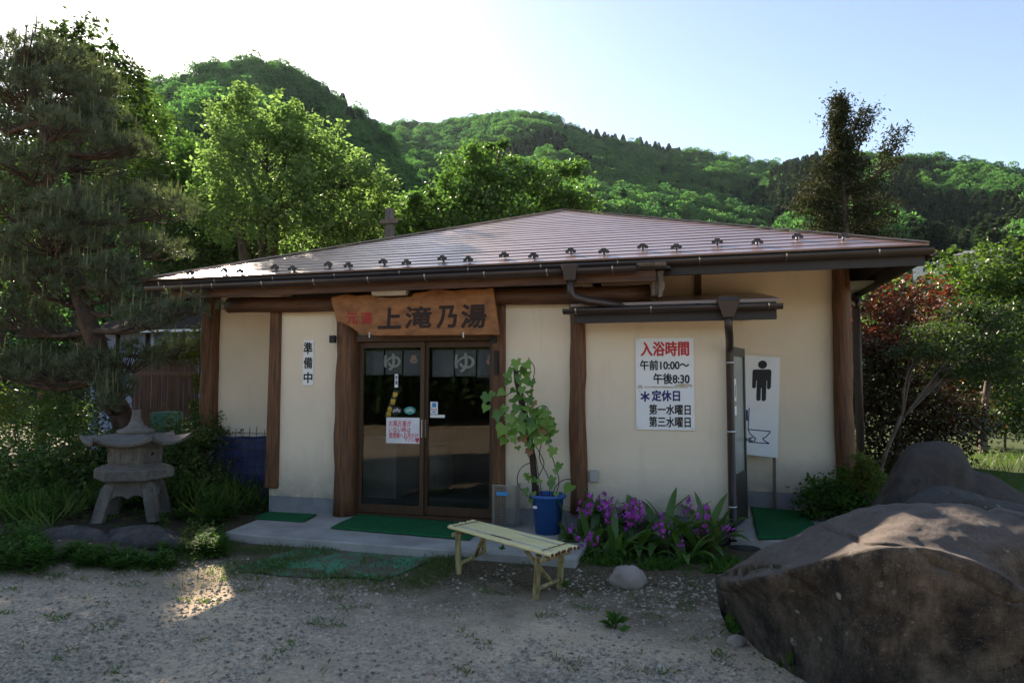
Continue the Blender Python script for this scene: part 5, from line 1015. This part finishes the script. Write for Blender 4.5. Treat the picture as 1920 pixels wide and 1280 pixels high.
# right-hand garden
tree('red_tip_shrub', 'loose red-leaved photinia shrub beside the right wall of the bathhouse', gbase(1665, 11.0), [lobe(1690, 560, 65, 38, 11), lobe(1720, 610, 60, 50, 10.8), lobe(1640, 600, 40, 40, 11.2), lobe(1690, 660, 70, 50, 10.8), lobe(1635, 680, 40, 60, 11.2), lobe(1770, 580, 35, 28, 11.2), lobe(1740, 760, 50, 50, 10.8)], 190, 11000, 0.07, 'red_leaf', 'palebark', 0.05, at(1680, 760, 11), 'shrub', sub=0.32, shell=0.25, spray=0.7)
tree('evergreen_shrub', 'dark red and green shrub in the shade below the red-leaved photinia', gbase(1660, 10.6), [lobe(1655, 720, 60, 70, 10.6), lobe(1730, 800, 75, 60, 10.6), lobe(1635, 800, 45, 80, 11), lobe(1800, 790, 60, 50, 10.8), lobe(1660, 870, 60, 45, 10.6)], 190, 11000, 0.075, 'redgreen_leaf', 'bark', 0.05, None, 'shrub', sub=0.34, shell=0.3)
tree('layered_maple', 'thin forked tree with feathery layered leaves behind the humped boulder', gbase(1640, 9.0, 0.1), [lobe(1770, 625, 70, 22, 9.2), lobe(1830, 650, 75, 26, 9.4), lobe(1870, 600, 65, 30, 9.6), lobe(1730, 660, 60, 18, 9), lobe(1880, 690, 65, 26, 9.5), lobe(1800, 585, 45, 20, 9.6), lobe(1810, 700, 60, 20, 9.3)], 230, 11000, 0.05, 'dark_leaf', 'palebark', 0.034, at(1690, 780, 9.0), sub=0.36, flat=0.4, twigs=70, droop=0.1, shell=0.2)
tree('garden_tree', 'bright green leafy tree at the right edge before the far houses', gbase(1840, 13), [lobe(1790, 560, 65, 45, 13), lobe(1850, 530, 60, 45, 13.2), lobe(1900, 500, 50, 35, 13.4), lobe(1760, 520, 35, 40, 13.6), lobe(1910, 590, 60, 45, 12.8), lobe(1830, 620, 70, 40, 12.6), lobe(1905, 540, 60, 40, 13), lobe(1960, 560, 60, 70, 13)], 260, 16000, 0.09, 'shrub_leaf', 'bark', 0.09, None, sub=0.25, spray=0.9)
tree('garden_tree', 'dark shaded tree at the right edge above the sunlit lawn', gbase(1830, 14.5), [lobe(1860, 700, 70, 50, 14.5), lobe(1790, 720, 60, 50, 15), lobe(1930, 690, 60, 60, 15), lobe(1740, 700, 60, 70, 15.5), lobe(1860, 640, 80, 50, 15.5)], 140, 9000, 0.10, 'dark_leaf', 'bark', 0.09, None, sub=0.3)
tree('low_shrub', 'low light green shrub on the lawn at the right edge', gbase(1880, 13.8, 0.15), [lobe(1885, 770, 40, 30, 13.8), lobe(1850, 790, 35, 25, 13.6), lobe(1920, 785, 35, 30, 13.7)], 60, 4500, 0.07, 'shrub_leaf', 'bark', 0.03, None, 'shrub', sub=0.3)
tree('azalea_bush', 'rounded azalea bush with reddish tips at the right corner post', gbase(1625, 6.9, 0.1), [lobe(1618, 872, 22, 20, 6.9), lobe(1628, 900, 26, 22, 6.85), lobe(1612, 895, 18, 25, 7.0)], 90, 4200, 0.028, 'hedge_leaf', 'bark', 0.02, None, 'shrub', sub=0.22)
tree('leafy_bush', 'dark green leafy bush between the alcove mat and the boulders', gbase(1570, 7.2, 0.05), [lobe(1560, 925, 45, 28, 7.3), lobe(1530, 940, 35, 22, 7.2), lobe(1600, 940, 40, 28, 7.1), lobe(1590, 900, 30, 20, 7.5), lobe(1640, 920, 30, 35, 7.3)], 130, 6000, 0.05, 'herb_leaf', 'bark', 0.02, None, 'shrub', sub=0.28)
# left bed bushes
BG = 'bushes in the left garden bed'
tree('garden_bush', 'dark glossy bush filling the ground behind the stone lantern', gbase(330, 8.6, 0.1), [lobe(330, 830, 60, 50, 8.6), lobe(380, 860, 45, 60, 8.4), lobe(290, 880, 55, 50, 8.2), lobe(350, 920, 60, 45, 8.0), lobe(400, 810, 25, 40, 8.8)], 170, 12000, 0.05, 'shrub_leaf', 'bark', 0.03, None, 'shrub', BG, sub=0.27)
tree('garden_bush', 'shaded bush left of the stone lantern', gbase(110, 8.2, 0.1), [lobe(120, 850, 60, 50, 8.2), lobe(60, 900, 60, 60, 7.6), lobe(150, 920, 50, 45, 7.6), lobe(20, 860, 60, 60, 8.0), lobe(210, 850, 45, 40, 8.6), lobe(100, 790, 60, 40, 8.8)], 170, 12000, 0.055, 'green_leaf', 'bark', 0.03, None, 'shrub', BG, sub=0.27)
tree('clipped_hedge', 'yellowish green clipped hedge at the left edge below the pine', gbase(50, 10.5, 0.1), [lobe(40, 765, 75, 25, 10.5), lobe(-30, 775, 60, 30, 10.5), lobe(90, 780, 45, 22, 10.3), lobe(30, 800, 80, 40, 10.2)], 140, 9000, 0.05, 'hedge_leaf', 'bark', 0.03, None, 'hedge', sub=0.24)
tree('garden_bush', 'yellow green shrub beside the wooden fence and left corner post', gbase(375, 10.3, 0.1), [lobe(375, 700, 14, 60, 10.3), lobe(360, 640, 30, 25, 10.6), lobe(330, 660, 35, 25, 10.8), lobe(378, 790, 14, 40, 10.2)], 60, 3500, 0.06, 'hedge_leaf', 'bark', 0.03, None, 'shrub', BG, sub=0.28)
tree('garden_bush', 'dark bush under the pine between the hedge and the fence', gbase(160, 11, 0.1), [lobe(150, 760, 60, 50, 11), lobe(60, 690, 70, 40, 11.5), lobe(120, 650, 50, 40, 12)], 90, 6000, 0.07, 'dark_leaf', 'bark', 0.03, None, 'shrub', BG, sub=0.3)

# ------------------------------------------------------------------ the pine
PD = 8.7
tp_ = [(262, 930), (246, 850), (232, 790), (208, 732), (185, 660), (165, 600), (146, 540), (122, 485), (92, 445), (76, 405), (82, 360), (98, 312), (90, 265), (72, 210), (58, 150), (50, 95)]
tr_ = crom([at(x, y, PD + 0.15 * math.sin(i)) for i, (x, y) in enumerate(tp_)], 3)
PB = tr_[0].copy(); PB[2] = 0.1
PN = empty('pine_tree', tuple(PB), 'old leaning pine with layered needle pads above the stone lantern', 'tree')
MB().tube(tr_, list(np.interp(np.arange(len(tr_)), [0, 9, 24, len(tr_) - 1], [0.17, 0.125, 0.085, 0.03])), 10, True, 0.3, 1).build('trunk', 'pinebark', PN)
pads0 = [(50, 110, 75, 32, 0), (125, 125, 60, 30, .4), (20, 165, 70, 36, -.4), (110, 180, 95, 34, .2), (185, 160, 45, 28, .8), (190, 225, 62, 28, .3), (10, 240, 70, 36, .3), (110, 240, 70, 25, -.5), (225, 275, 58, 22, .1), (30, 310, 75, 32, -.3), (170, 320, 60, 24, .6), (305, 395, 62, 40, .1), (230, 380, 62, 26, .5), (150, 400, 80, 30, -.4), (30, 395, 75, 38, 0), (95, 455, 90, 34, -.4), (215, 450, 70, 28, .3), (10, 490, 75, 40, .1), (300, 470, 60, 26, -.1), (200, 510, 75, 30, -.4), (85, 540, 85, 38, -.2), (245, 552, 66, 24, -.3), (350, 578, 52, 14, -.9), (20, 600, 70, 42, .1), (270, 600, 50, 20, -.9), (110, 620, 70, 30, .3), (170, 690, 52, 34, -.4), (245, 680, 62, 34, -.2), (330, 662, 48, 22, .8), (95, 705, 60, 34, 0), (210, 730, 45, 24, -.5), (25, 700, 60, 36, .3)]
pads = list(pads0)
for px, py, rx, ry, dz in pads0:
    if random.random() < 0.55: pads.append((px + random.uniform(-1.0, 1.0) * rx, py + random.uniform(-26, 26), rx * random.uniform(0.28, 0.5), ry * random.uniform(0.5, 0.9), dz + random.uniform(-0.5, 0.5)))
pads = [p for i_, p in enumerate(pads) if not ((i_ >= len(pads0) and abs(p[0] - 355) < 75 and 530 < p[1] < 690) or p[0] > 390 or (p[0] > 270 and p[1] < 330))]
tips = []; mb = MB()
for px, py, rx, ry, dz in pads:
    dp = PD + dz * 1.3; c = at(px, py, dp); k = dp / F; area = rx * ry; n = int(area / 27) + 18
    u = rng.random((n, 2)); a = u[:, 0] * 6.283; rr = np.sqrt(u[:, 1]); up = np.sqrt(np.maximum(0, 1 - rr ** 2)) * (0.35 + 0.65 * rng.random(n)) - 0.25 * rng.random(n)
    tl = random.uniform(-0.28, 0.28); P = c + np.column_stack((rr * np.cos(a) * rx * k, rr * np.sin(a) * rx * k * 0.9, up * ry * k * 1.45 + rr * np.cos(a) * rx * k * tl)); P += rng.normal(size=P.shape) * 0.045; tips.append(P)
    # branch from the trunk
    i0 = min(range(len(tr_)), key=lambda i: abs(tr_[i][2] - (c[2] - 0.1)) + 0.2 * np.linalg.norm(tr_[i] - c)); s0 = tr_[i0]; m1 = s0 * 0.5 + c * 0.5 + np.array((0, random.uniform(-0.12, 0.12), -0.10 + random.uniform(-0.08, 0.06)))
    path = crom([s0, m1, c - np.array((0, 0, ry * k * 0.35))], 6); mb.tube(path, list(np.linspace(0.042, 0.014, len(path))), 6, True, 0.3, px)
    for q in P[::5]: st_ = path[random.randrange(5, len(path))]; mb.tube([st_, st_ * 0.45 + q * 0.55 - np.array((0, 0, 0.05)), q], [0.011, 0.008, 0.004], 4, False)
mb.build('branches', 'pinebark', PN)
tips = np.concatenate(tips); NN = 24
ax = nrm(rng.normal(size=(len(tips), 3)) * (0.5, 0.5, 0.3) + (0, 0, 0.9)); dirs = nrm(ax[:, None, :] * 0.95 + rng.normal(size=(len(tips), NN, 3)) * 0.62)
C = (tips[:, None, :] - ax[:, None, :] * 0.05 * rng.random((len(tips), NN, 1))); Ln = (0.085 + 0.05 * rng.random((len(tips), NN, 1))); sd_ = nrm(np.cross(dirs, rng.normal(size=dirs.shape))) * 0.0042
V = np.stack((C - sd_, C + sd_, C + dirs * Ln), axis=2).reshape(-1, 3); nd = fast_mesh('needles', V, 3, 'pine_needle', PN, PB)
sel = tips[rng.random(len(tips)) < 0.22]; V = []
for p in sel:
    for q in range(3):
        a = q * 2.094; h_ = random.uniform(0.12, 0.24); r = 0.009; b = a + 2.094; V += [p + np.array((math.cos(a) * r, math.sin(a) * r, 0)), p + np.array((math.cos(b) * r, math.sin(b) * r, 0)), p + np.array((random.uniform(-.01, .01), 0, h_))]
fast_mesh('candles', np.array(V), 3, 'pine_candle', PN, PB)

# ------------------------------------------------------------------ low plants, grass, gravel
def blades(n, region, L, W, mat, name, label, lean=0.5, zf=gz, dens=None, cat='grass'):
    C = []
    while len(C) < n:
        x, y = region()
        if dens is None or random.random() < dens(x, y): C.append((x, y, zf(x, y)))
    C = np.array(C); k = len(C); d = nrm(rng.normal(size=(k, 3)) * (lean, lean, 0.1) + (0, 0, 1)); nn = nrm(rng.normal(size=(k, 3)) * (1, 1, 0.1)); Ls = L * (0.5 + rng.random(k))
    o = fast_mesh(name, leaf_quads(C, d, nn, Ls, W, 0), 4, mat); return tag(o, label, cat, kind='stuff')
def U(a, b): return random.uniform(a, b)
def herb_mass(spots, name, label, mat, L, per=26):
    """upright stems with whorls of lance leaves"""
    cs = []; ds = []; ns = []; ls = []
    for x, y, z, h_ in spots:
        for k in range(per):
            t = 0.15 + 0.85 * k / per; a = k * 2.4 + random.random(); u = random.uniform(0.1, 0.7) - 0.35 * (1 - t)
            cs.append((x + U(-.012, .012), y + U(-.012, .012), z + h_ * t)); ds.append((math.cos(a), math.sin(a), u)); ns.append((-math.cos(a) * 0.5, -math.sin(a) * 0.5, 1)); ls.append(L * (1.15 - 0.5 * t) * U(0.7, 1.2))
    cs, ds, ns, ls = np.array(cs), nrm(np.array(ds)), nrm(np.array(ns)), np.array(ls)
    return tag(fast_mesh(name, leaf_quads(cs, ds, ns, ls, ls * 0.32, 0.06), 4, mat), label, 'ground cover', kind='stuff')
def bed_spot(px0, px1, py0, py1, h0, h1):
    p = onZ(U(px0, px1), U(py0, py1), 0.08); return (p[0], p[1], gz(p[0], p[1]), U(h0, h1))
sp_ = [bed_spot(300, 420, 975, 1030, .10, .20) for _ in range(260)] + [bed_spot(-30, 80, 1020, 1062, .14, .3) for _ in range(130)] + [bed_spot(80, 320, 1035, 1052, .06, .16) for _ in range(120)] + [bed_spot(-20, 430, 940, 1000, .15, .4) for _ in range(420)] + [bed_spot(380, 505, 930, 972, .1, .25) for _ in range(90)]
sp_ = [s for s in sp_ if math.hypot(s[0] - LXc, s[1] - LYc) > 0.42 and not (abs(math.atan2(s[0], s[1]) - math.atan2(LXc, LYc)) < 0.075 and math.hypot(s[0], s[1]) < math.hypot(LXc, LYc) and s[3] > 0.12) and not (s[0] > -4.75 and s[1] > 5.6) and not (abs(s[0] - LXc) < 0.5 and s[1] < LYc and s[3] > 0.25)]
herb_mass(sp_, 'bed_herbs', 'low green leafy ground cover filling the left garden bed', 'herb_leaf', 0.085, 30)
blades(5200, lambda: (U(-8.5, -4.7), U(5.0, 8.4)), 0.32, 0.013, 'grass_blade', 'bed_grass', 'long grass blades between the plants of the left bed', 0.6, dens=lambda x, y: 0.0 if (math.hypot(x - LXc, y - LYc) < 0.46 or (abs(math.atan2(x, y) - math.atan2(LXc, LYc)) < 0.08 and math.hypot(x, y) < math.hypot(LXc, LYc)) or (x > -4.9 and y > 5.6) or y + 0.35 * x < 2.9) else (1.0 if y > 6 else 0.4))
blades(9000, lambda: (U(2.0, 9), U(6.5, 15)), 0.16, 0.008, 'grass_blade', 'lawn_grass', 'sunlit green lawn grass beyond the boulders', 0.5)
blades(5200, lambda: (U(-4.6, -1.9), U(4.2, 5.66)), 0.045, 0.006, 'grass_blade', 'mat_grass', 'short grass growing over and round the worn mat', 0.9, zf=lambda x, y: gz(x, y) + 0.008, dens=lambda x, y: max(0, min(1, 0.5 + 1.6 * mn.noise(Vector((x * 2.2, y * 2.2, 4))))) * min(1, max(0.03, (y - 4.45) / 0.5)) * (0.25 if (x > -3.1 and x < -2.2 and y > 4.95) else 1.0))
blades(6500, lambda: (U(-6, 2.0), U(2.4, 6.4)), 0.04, 0.006, 'grass_blade', 'gravel_grass', 'thin tufts of grass scattered over the gravel', 0.9, dens=lambda x, y: 1.0 if mn.noise(Vector((x * 5.5, y * 5.5, 8))) + 0.15 * mn.noise(Vector((x, y, 1))) > 0.40 - 0.05 * (y - 3) else 0.0)
# weeds
def weed(p, r, n, label, L=0.07, mat='herb_leaf', name='weed', up=0.7):
    T = empty(name, (p[0], p[1], gz(p[0], p[1])), label, 'weed'); z0 = gz(p[0], p[1])
    C = np.array([(p[0] + U(-r, r) * 0.5, p[1] + U(-r, r) * 0.5, z0 + U(0.0, r * 0.6)) for _ in range(n)]); d = nrm(rng.normal(size=(n, 3)) + (0, 0, up)); nn = nrm(rng.normal(size=(n, 3)) * 0.5 + (0, 0, 1)); Ls = L * (0.6 + 0.8 * rng.random(n))
    fast_mesh('leaves', leaf_quads(C, d, nn, Ls, Ls * 0.6, 0.1), 4, mat, T, (p[0], p[1], z0)); mb = MB()
    for q in C[:8]: mb.tube([(p[0], p[1], z0 - 0.01), q], 0.002, 4, False)
    mb.build('stem', 'orchid_stem', T); return T
weed(onZ(1152, 1178, 0), 0.07, 26, 'small green weed alone on the gravel below the round stone')
weed(onZ(1375, 1185, 0), 0.09, 26, 'weed growing against the left foot of the large boulder')
weed(onZ(1485, 1262, 0), 0.12, 16, 'broad-leaved weed under the front of the large boulder', 0.12)
weed(onZ(1060, 1102, 0), 0.06, 18, 'tiny weed beside the right legs of the bench', 0.05)
weed(onZ(950, 1045, 0), 0.08, 26, 'weed under the bench at the edge of the porch slab', 0.06)
T = tree('bed_bush', 'dark fine-leaved bush in front of the orchids right of the bench', tuple(onZ(1150, 1035, 0.0)), [(onZ(1155, 1030, 0.0) + np.array((0, 0.12, 0.20)), (0.20, 0.16, 0.16)), (onZ(1130, 1035, 0.0) + np.array((0, 0.1, 0.12)), (0.15, 0.12, 0.12))], 60, 2600, 0.03, 'shrub_leaf', 'bark', 0.008, None, 'shrub', sub=0.22)
tree('heart_leaf_plant', 'light green plant with heart-shaped leaves at the right end of the orchid bed', tuple(onZ(1320, 1042, 0.0)), [(onZ(1320, 1040, 0.0) + np.array((0, 0, 0.20)), (0.11, 0.08, 0.16)), (onZ(1325, 1040, 0.0) + np.array((0, 0, 0.08)), (0.12, 0.09, 0.08))], 40, 150, 0.062, 'hedge_leaf', 'vine', 0.006, None, 'plant', sub=0.3)
blades(1500, lambda: (U(-1.3, 0.3), U(5.75, 6.2)), 0.07, 0.02, 'herb_leaf', 'bed_cover', 'small creeping plants along the front of the orchid bed', 1.2, dens=lambda x, y: 1 if mn.noise(Vector((x * 4, y * 4, 2))) > 0 else 0.1, cat='ground cover')
# fallen leaves
n = 420; C = np.array([(lambda x, y: (x, y, gz(x, y) + 0.006))(*(lambda p: (p[0], p[1]))(onZ(U(380, 1420), U(1035, 1120) if random.random() < 0.75 else U(1120, 1270), 0))) for _ in range(n)])
d = nrm(rng.normal(size=(n, 3)) * (1, 1, 0.1)); tag(fast_mesh('fallen_leaves', leaf_quads(C, d, nrm(rng.normal(size=(n, 3)) * 0.3 + (0, 0, 1)), 0.02 + 0.025 * rng.random(n), 0.015, 0.1), 4, 'dry_leaf'), 'dry fallen leaves scattered on the ground', 'leaves', kind='stuff')
# pebbles: deformed octahedra
oc = np.array([(1, 0, 0), (0, 1, 0), (-1, 0, 0), (0, -1, 0), (0, 0, 1), (0, 0, -1)], float); of = [(0, 1, 4), (1, 2, 4), (2, 3, 4), (3, 0, 4), (1, 0, 5), (2, 1, 5), (3, 2, 5), (0, 3, 5)]
C = []
while len(C) < 21000:
    p = onZ(U(-40, 1600), 1040 + 300 * random.random() ** 0.8, 0); x, y = p[0], p[1]
    if y > 6.3 or (x > -4.4 and y > 5.6) or x > 1.5: continue
    g_ = mn.noise(Vector((x * 0.8, y * 0.8, 3))) + 0.4 * mn.noise(Vector((x * 3, y * 3, 6))) + (0.25 if x < -2.2 or x > -1.0 else -0.2)
    if random.random() < 0.32 + 0.9 * g_: C.append((x, y, gz(x, y)))
C = np.array(C); n = len(C); s = (0.003 + 0.019 * rng.random(n) ** 3.6)[:, None, None]; V = oc[None] * (0.7 + 0.6 * rng.random((n, 6, 1))) * s * np.array((1, 1, 0.65)); a = rng.random(n) * 6.28
rot = np.stack((np.stack((np.cos(a), -np.sin(a)), -1), np.stack((np.sin(a), np.cos(a)), -1)), 1); V[..., :2] = np.einsum('nij,nkj->nki', rot, V[..., :2]); V = V + C[:, None, :] + np.array((0, 0, 0.001))
tri = V[:, np.array(of).ravel(), :].reshape(-1, 3)
def pebmat():
    m, nt, bs, out = nodes('gravel'); t = tex(nt, 'NOISE', 31, 1); c = ramp(nt, t.outputs[0], [(0.25, (0.085, 0.070, 0.056)), (0.48, (0.28, 0.235, 0.18)), (0.62, (0.40, 0.34, 0.265)), (0.8, (0.50, 0.44, 0.37))]); nt.links.new(c, bs.inputs['Base Color']); bs.inputs['Roughness'].default_value = 0.85
pebmat()
tag(fast_mesh('gravel_stones', tri, 3, 'gravel'), 'loose grey gravel stones on the forecourt', 'gravel', kind='stuff')

# ------------------------------------------------------------------ left background: shed, fence, tarpaulin, posts
SD = 13.5
SH = empty('blue_shed', tuple(at(290, 720, SD) * np.array((1, 1, 0))), 'blue walled shed with a dark roof half hidden behind the pine', 'shed')
a = at(170, 720, SD + 0.8)[:2]; b = at(430, 720, SD)[:2]; zt_ = at(300, 622, SD)[2]; dirv = nrm(np.array((b[0] - a[0], b[1] - a[1], 0))); nv = np.array((-dirv[1], dirv[0], 0))
A3 = np.array((a[0], a[1], 0)); B3 = np.array((b[0], b[1], 0)); Z1 = np.array((0, 0, zt_)); MB().hexa([A3, B3, B3 + nv * 3, A3 + nv * 3, A3 + Z1, B3 + Z1, B3 + nv * 3 + Z1, A3 + nv * 3 + Z1]).build('wall', 'shedblue', SH)
e0 = A3 - nv * 0.35 + Z1 + np.array((0, 0, 0.02)); e1 = B3 - nv * 0.35 + Z1 + np.array((0, 0, 0.02)); up = np.array((0, 0, 0.65)); th = np.array((0, 0, 0.05))
MB().hexa([e0, e1, e1 + nv * 2 + up, e0 + nv * 2 + up, e0 + th, e1 + th, e1 + nv * 2 + up + th, e0 + nv * 2 + up + th]).build('roof', 'shedroof', SH)
MB().bar(e0 - nv * 0.03, e1 - nv * 0.03, 0.05, 0.05).build('gutter', 'white', SH)
for t in (0.2, 0.42, 0.62): q = A3 + (B3 - A3) * t - nv * 0.03; MB().bar(q, q + Z1, 0.06, 0.05, (0, 1, 0)).build('wall_batten', 'shedroof', SH)
q = A3 + (B3 - A3) * 0.47 - nv * 0.06; MB().tube([q, q + Z1], 0.035, 8).build('downpipe', 'white', SH)
FD = 10.6
FN = empty('board_fence', tuple(at(310, 720, FD) * np.array((1, 1, 0))), 'brown fence of narrow upright boards left of the bathhouse', 'fence')
xs_ = np.linspace(248, 370, 25)
for i, x in enumerate(xs_[:-1]):
    dp = FD - 0.25 * i / 24; p = at(x, 720, dp); q = at(xs_[i + 1] - 0.8, 720, dp); zt2 = at(x, 678 + random.uniform(-1, 1), dp)[2]; dv = nrm(np.array((q[0] - p[0], q[1] - p[1], 0))); nv2 = np.array((-dv[1], dv[0], 0)) * 0.012; p[2] = q[2] = 0.02; o_ = nv2 * (0.4 if i % 2 else 0); h_ = np.array((0, 0, zt2))
    MB().hexa([p + o_, q + o_, q + nv2 + o_, p + nv2 + o_, p + o_ + h_, q + o_ + h_, q + nv2 + o_ + h_, p + nv2 + o_ + h_]).build('board', 'fencewood', FN)
for py in (700, 770): p = at(248, py, FD + 0.03); q = at(370, py, FD - 0.22); MB().bar(p, q, 0.03, 0.06).build('rail', 'fencewood', FN)
# blue tarpaulin behind wire mesh
MY = 7.25
TP = empty('tarpaulin', (-5.35, MY, 0), 'blue tarpaulin draped against the left wall behind a wire mesh', 'tarpaulin')
P = np.array([[(-6.0 + 1.22 * u, MY + 0.16 - 0.18 * (1 - v) + 0.05 * mn.noise(Vector((u * 4, v * 4, 0))), 0.05 + 0.80 * v + 0.02 * mn.noise(Vector((u * 5, 0, 0)))) for u in np.linspace(0, 1, 30)] for v in np.linspace(0, 1, 20)])
o = MB().grid(P).build('sheet', 'tarp', TP); o.modifiers.new('thick', 'SOLIDIFY').thickness = 0.004
WM = empty('wire_mesh', (-5.35, MY - 0.12, 0), 'rusty wire mesh panel standing in front of the blue tarpaulin', 'wire mesh')
mb = MB()
for x in np.arange(-6.0, -4.74, 0.1): mb.tube([(x, MY - 0.12 + 0.1, 0.0), (x + U(-.01, .01), MY - 0.02 + 0.08, 0.95 + U(-.01, .03))], 0.004, 5)
mb.build('upright_wires', 'rust', WM); mb = MB()
for z in np.arange(0.1, 0.95, 0.1): mb.tube([(-6.02, MY - 0.02 + 0.05 * z, z), (-4.74, MY - 0.02 + 0.05 * z, z)], 0.004, 5)
mb.build('cross_wires', 'rust', WM)
# old post behind the roof
p = at(731, 470, 13.8); q = at(731, 392, 13.8)
OP = empty('old_post', (p[0], p[1], 0), 'weathered wooden post with a short crosspiece rising behind the roof', 'post')
MB().tube([(p[0], p[1], 0), (p[0], p[1], q[2] * 0.7), tuple(q)], [0.11, 0.105, 0.095], 9, True, 0.3, 4).build('shaft', 'weathered', OP)
p = at(714, 416, 13.7); q = at(746, 414, 13.7); MB().bar(p, q, 0.06, 0.09).build('crosspiece', 'weathered', OP)
tag(MB().box(*[v for pair in zip(at(283, 780, 9.2) + np.array((0, 0, -0.5)), at(312, 772, 9.2) + np.array((0.02, 0.3, 0.0))) for v in pair]).build('green_box', 'greenbox', None, 0.01), 'small green metal box behind the stone lantern', 'box')
GS = empty('garden_shelter', tuple(at(125, 720, 12.4) * np.array((1, 1, 0))), 'small dark roofed shelter deep in the shade behind the pine', 'shelter')
c = at(118, 636, 12.4); MB().hexa([c + np.array(v) for v in ((-0.6, -0.5, 0), (0.6, -0.5, 0), (0.6, 0.5, 0), (-0.6, 0.5, 0), (-0.3, -0.2, 0.22), (0.3, -0.2, 0.22), (0.3, 0.2, 0.22), (-0.3, 0.2, 0.22))]).build('roof', 'shedroof', GS)
for sx_ in (-0.4, 0.4): MB().box(c[0] + sx_ - 0.06, c[0] + sx_ + 0.06, c[1] - 0.06, c[1] + 0.06, 0, c[2]).build('post', 'log', GS)

# ------------------------------------------------------------------ far houses on the right
def house(px, py, wpx, hpx, dep, wm, rm, label, gable):
    c = at(px, py, dep); k = dep / F; W = wpx * k; H = hpx * k; gz0 = c[2]; rz = R_(-18)
    T = empty('hillside_house', tuple(c), label, 'house', 'houses on the far slope', rz); D = W * 0.8
    MB().box(-W / 2, W / 2, -D / 2, D / 2, -6, H).build('wall', wm, T, local=True); WLT = np.zeros(3)
    if gable: MB().add([(-W * .62, -D * .62, H), (W * .62, -D * .62, H), (W * .62, D * .62, H), (-W * .62, D * .62, H), (-W * .35, 0, H + W * .17), (W * .35, 0, H + W * .17)], [(0, 1, 5, 4), (2, 3, 4, 5), (1, 2, 5), (3, 0, 4), (3, 2, 1, 0)]).build('roof', rm, T, local=True)
    else: MB().box(-W * .55, W * .55, -D * .55, D * .55, H + 0.01, H + 0.25).build('roof', rm, T, local=True)
    for u in ((-0.25, 0.2) if gable else (-0.1,)):
        wn = MB().box(u * W - W * .09, u * W + W * .09, -D / 2 - 0.05, -D / 2 + 0.02, H * .35, H * .8).build('window', 'white', T, local=True); MB().box(u * W - W * .075, u * W + W * .075, -D / 2 - 0.08, -D / 2 - 0.052, H * .39, H * .76).build('pane', 'darkglass', wn, local=True)
house(1742, 520, 50, 20, 62, 'housewhite', 'tileroof', 'flat white house low on the far slope above the red shrub', False)
house(1840, 502, 72, 22, 70, 'housebeige', 'tileroof', 'beige house with a grey hipped roof on the far slope at the right', True)

# ------------------------------------------------------------------ haze over the valley
hb = MB().box(-420, 420, -60, 560, -4.5, 190).build('haze', None); tag(hb, kind='stuff')
hm = bpy.data.materials.new('haze'); hm.use_nodes = True; hn = hm.node_tree; hn.nodes.remove(hn.nodes['Principled BSDF'])
pv = hn.nodes.new('ShaderNodeVolumePrincipled'); pv.inputs['Color'].default_value = (0.62, 0.86, 1.0, 1); pv.inputs['Density'].default_value = 0.00005; pv.inputs['Anisotropy'].default_value = 0.35
hn.links.new(pv.outputs[0], hn.nodes['Material Output'].inputs['Volume']); hb.data.materials.append(hm)
